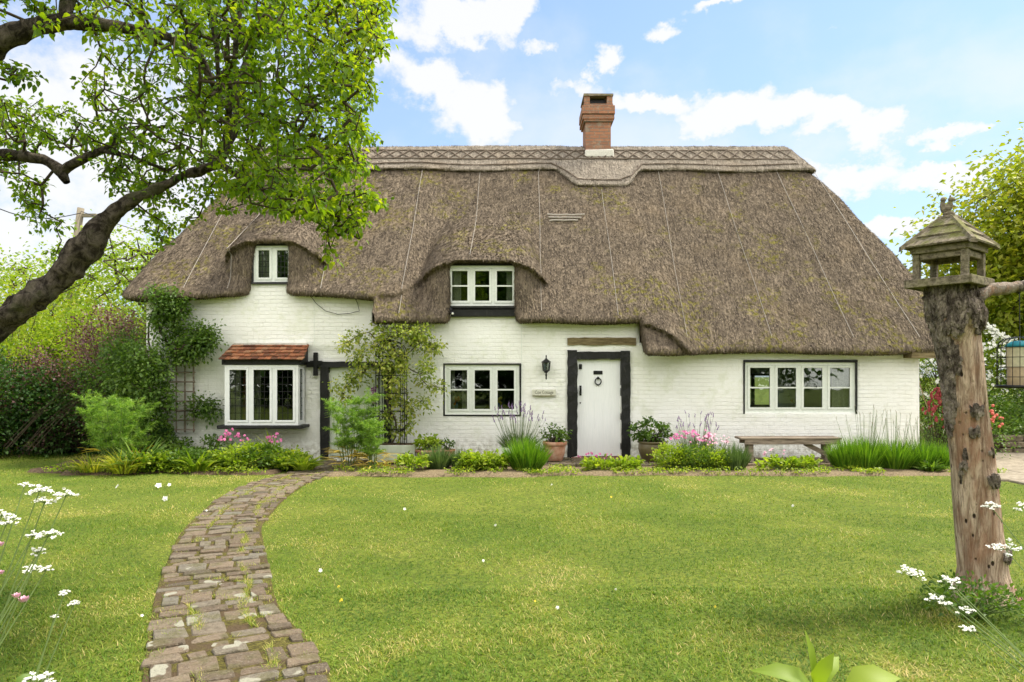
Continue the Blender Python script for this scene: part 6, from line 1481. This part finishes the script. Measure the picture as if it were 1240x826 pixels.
# ================================================================ things on and before the wall
def bench():
    Y0, Y1 = 12.15, 12.5; x0, x1 = P(897, 0, Y0)[0], P(1020, 0, Y0)[0]; z = 1.6-75*12.15/830
    root = empty('bench', ((x0+x1)/2, 12.32, .05), 'weathered grey plank bench against the white wall under the wide window', 'bench')
    for k in range(2): MB().box(x0, x1, Y0+k*.178, Y0+k*.178+.17, z-.035, z+random.uniform(-.003, .003), .004, .006).build('seat_plank', M['bench'], root)
    MB().box(x0+.08, x1-.02, Y0+.012, Y0+.05, z-.125, z-.037, .003, .005).build('apron', M['bench'], root); MB().box(x0+.08, x1-.02, Y1-.06, Y1-.02, z-.125, z-.037, .003, .005).build('apron', M['bench'], root)
    for xx in (x0+.16, x1-.26):
        for yy in (Y0+.055, Y1-.14): MB().box(xx, xx+.09, yy, yy+.07, .055, z-.036, .003, .006).build('leg', M['bench'], root)
    mb = MB(); a = np.array([x1-.62, Y0+.09, z-.11]); b = np.array([x1-.25, Y0+.09, z-.30]); n_ = np.array([.02, 0, .035]); V = []
    for p in (a, b):
        for dy in (0, .04): V += [p-n_+np.array([0, dy, 0]), p+n_+np.array([0, dy, 0])]
    mb.add(V, [(0, 1, 3, 2), (4, 6, 7, 5), (0, 4, 5, 1), (2, 3, 7, 6), (1, 5, 7, 3), (0, 2, 6, 4)]); mb.build('brace', M['bench'], root)
bench()
def lantern():
    X, z = SX(661), SZ(445); Y = WY-.13; root = empty('wall_lantern', (X, WY-.04, z), 'black wall lantern left of the front door above the name sign', 'lamp')
    MB().box(X-.035, X+.035, WY-.045, WY-.025, z-.10, z+.10, bev=.006).build('back_plate', M['iron'], root)
    mb = MB(); mb.tube([(X, WY-.05, z-.05), (X, WY-.10, z-.13), (X, Y, z-.12)], .011, 6); mb.build('bracket', M['iron'], root)
    MB().lathe((X, Y, z), [(.0, .235), (.010, .225), (.014, .20), (.009, .18), (.018, .165), (.03, .15), (.088, .105), (.092, .095), (.07, .09)], 8).build('top', M['iron'], root)
    MB().lathe((X, Y, z), [(.060, -.055), (.074, .088)], 8).build('pane', M['glass'], root)
    mb = MB()
    for k in range(8): a = k*math.pi/4; mb.tube([(X+.062*math.cos(a), Y+.062*math.sin(a), z-.055), (X+.077*math.cos(a), Y+.077*math.sin(a), z+.09)], .006, 5)
    mb.build('cage_bars', M['iron'], root)
    MB().lathe((X, Y, z), [(.065, -.05), (.068, -.062), (.03, -.09), (.014, -.11), (.018, -.14), (.012, -.18), (.016, -.21), (0, -.235)], 8).build('base', M['iron'], root)
lantern()
def sign():
    x0, x1, z0, z1 = SX(644.5), SX(673), SZ(479), SZ(471.5); root = empty('name_sign', ((x0+x1)/2, WY-.05, z0), 'small cream name board left of the front door reading Cox Cottage', 'sign')
    MB().box(x0, x1, WY-.062, WY-.035, z0, z1, bev=.004).build('board', M['sign_face'], root)
    MB().box(x0+.005, x1+.003, WY-.058, WY-.03, z0-.012, z0-.001).build('shelf_edge', M['oak'], root)
    cu = bpy.data.curves.new('lettering', 'FONT'); cu.body = 'Cox Cottage'; cu.size = .092; cu.align_x = 'CENTER'; cu.align_y = 'CENTER'; cu.extrude = .001
    o = bpy.data.objects.new('tmp', cu); COL.objects.link(o); dg = bpy.context.evaluated_depsgraph_get(); me = bpy.data.meshes.new_from_object(o.evaluated_get(dg)); bpy.data.objects.remove(o)
    me.transform(Matrix.Translation(((x0+x1)/2, WY-.0645, (z0+z1)/2+.002)) @ Matrix.Rotation(R(90), 4, 'X') @ Matrix.Diagonal((.72, 1, 1, 1))); me.materials.clear(); obj('lettering', me, M['sign_ink'], root)
sign()
def camera_thing():
    X, z = SX(546), SZ(378); root = empty('security_camera', (X, WY-.12, z), 'small black security camera on the beam below the middle upstairs window', 'camera')
    MB().blob((X, WY-.13, z+.03), (.045, .04, .05), 12, 8).build('mount', M['iron'], root, True)
    MB().tube([(X, WY-.13, z), (X+.03, WY-.20, z-.03), (X+.055, WY-.27, z-.05)], [.03, .034, .034], 12).build('camera_body', M['iron'], root, True)
    MB().lathe((0, 0, 0), [(0, 0)]); mb = MB(); mb.blob((X+.058, WY-.278, z-.052), (.022, .008, .022), 10, 6); mb.build('lens', M['petal_white'], root, True)
    mb = MB(); mb.tube([(X+.02, WY-.12, z-.05), (X-.02, WY-.13, z-.10), (X-.07, WY-.11, z-.13), (X-.12, WY-.08, z-.10)], .006, 5); mb.build('cable', M['frame'], root)
camera_thing()
mb = MB(); hk = empty('wall_bracket', (SX(498), WY-.1, SZ(414)), 'small black iron bracket on the wall right of the obelisk', 'bracket')
mb.box(SX(498)-.02, SX(498)+.02, WY-.06, WY-.03, SZ(420), SZ(408)); mb.tube([(SX(492), WY-.12, SZ(414)), (SX(506), WY-.12, SZ(415))], .012, 6); mb.tube([(SX(498), WY-.05, SZ(414)), (SX(498), WY-.12, SZ(414.3))], .01, 6); mb.build('iron_bar', M['iron'], hk)
# on the window sills, inside the glass
def vase(px, py, Y, mv, mf, label, n=10, s_=.05, r=.05):
    q = P(px, py, Y); root = empty('flower_vase', q, label, 'vase'); MB().lathe(q, [(0, 0), (r*.7, 0), (r, .05), (r*.8, .09), (r*.9, .11)], 16).build('vase_body', M[mv], root, True)
    mb = MB()
    for _ in range(n): mb.blob(q+np.array([random.gauss(0, .05), random.gauss(0, .03), .17+random.gauss(0, .035)]), (.03, .03, .028), 7, 5)
    mb.build('bloom', M[mf], root); mb = MB()
    for _ in range(6): mb.tube([q+np.array([0, 0, .06]), q+np.array([random.gauss(0, .05), 0, .15])], .004, 4)
    mb.build('stem', M['stem'], root)
vase(552, 495, 13.24, 'ceramic_blue', 'petal_orange', 'blue vase of orange flowers behind the left light of the lower window')
vase(603, 495, 13.24, 'ceramic_blue', 'petal_yellow', 'blue vase of orange and yellow flowers behind the right light of the lower window', 12)
vase(968, 496, 13.3, 'ceramic_grey', 'petal_red', 'grey vase with red flowers behind the wide window on the right', 5)
q = P(582, 496, 13.24); bw = empty('bowl', q, 'grey bowl behind the middle light of the lower window', 'bowl'); MB().lathe(q, [(0, 0), (.04, 0), (.10, .05), (.115, .075), (.10, .07), (0, .02)], 20).build('bowl_body', M['ceramic_grey'], bw, True)
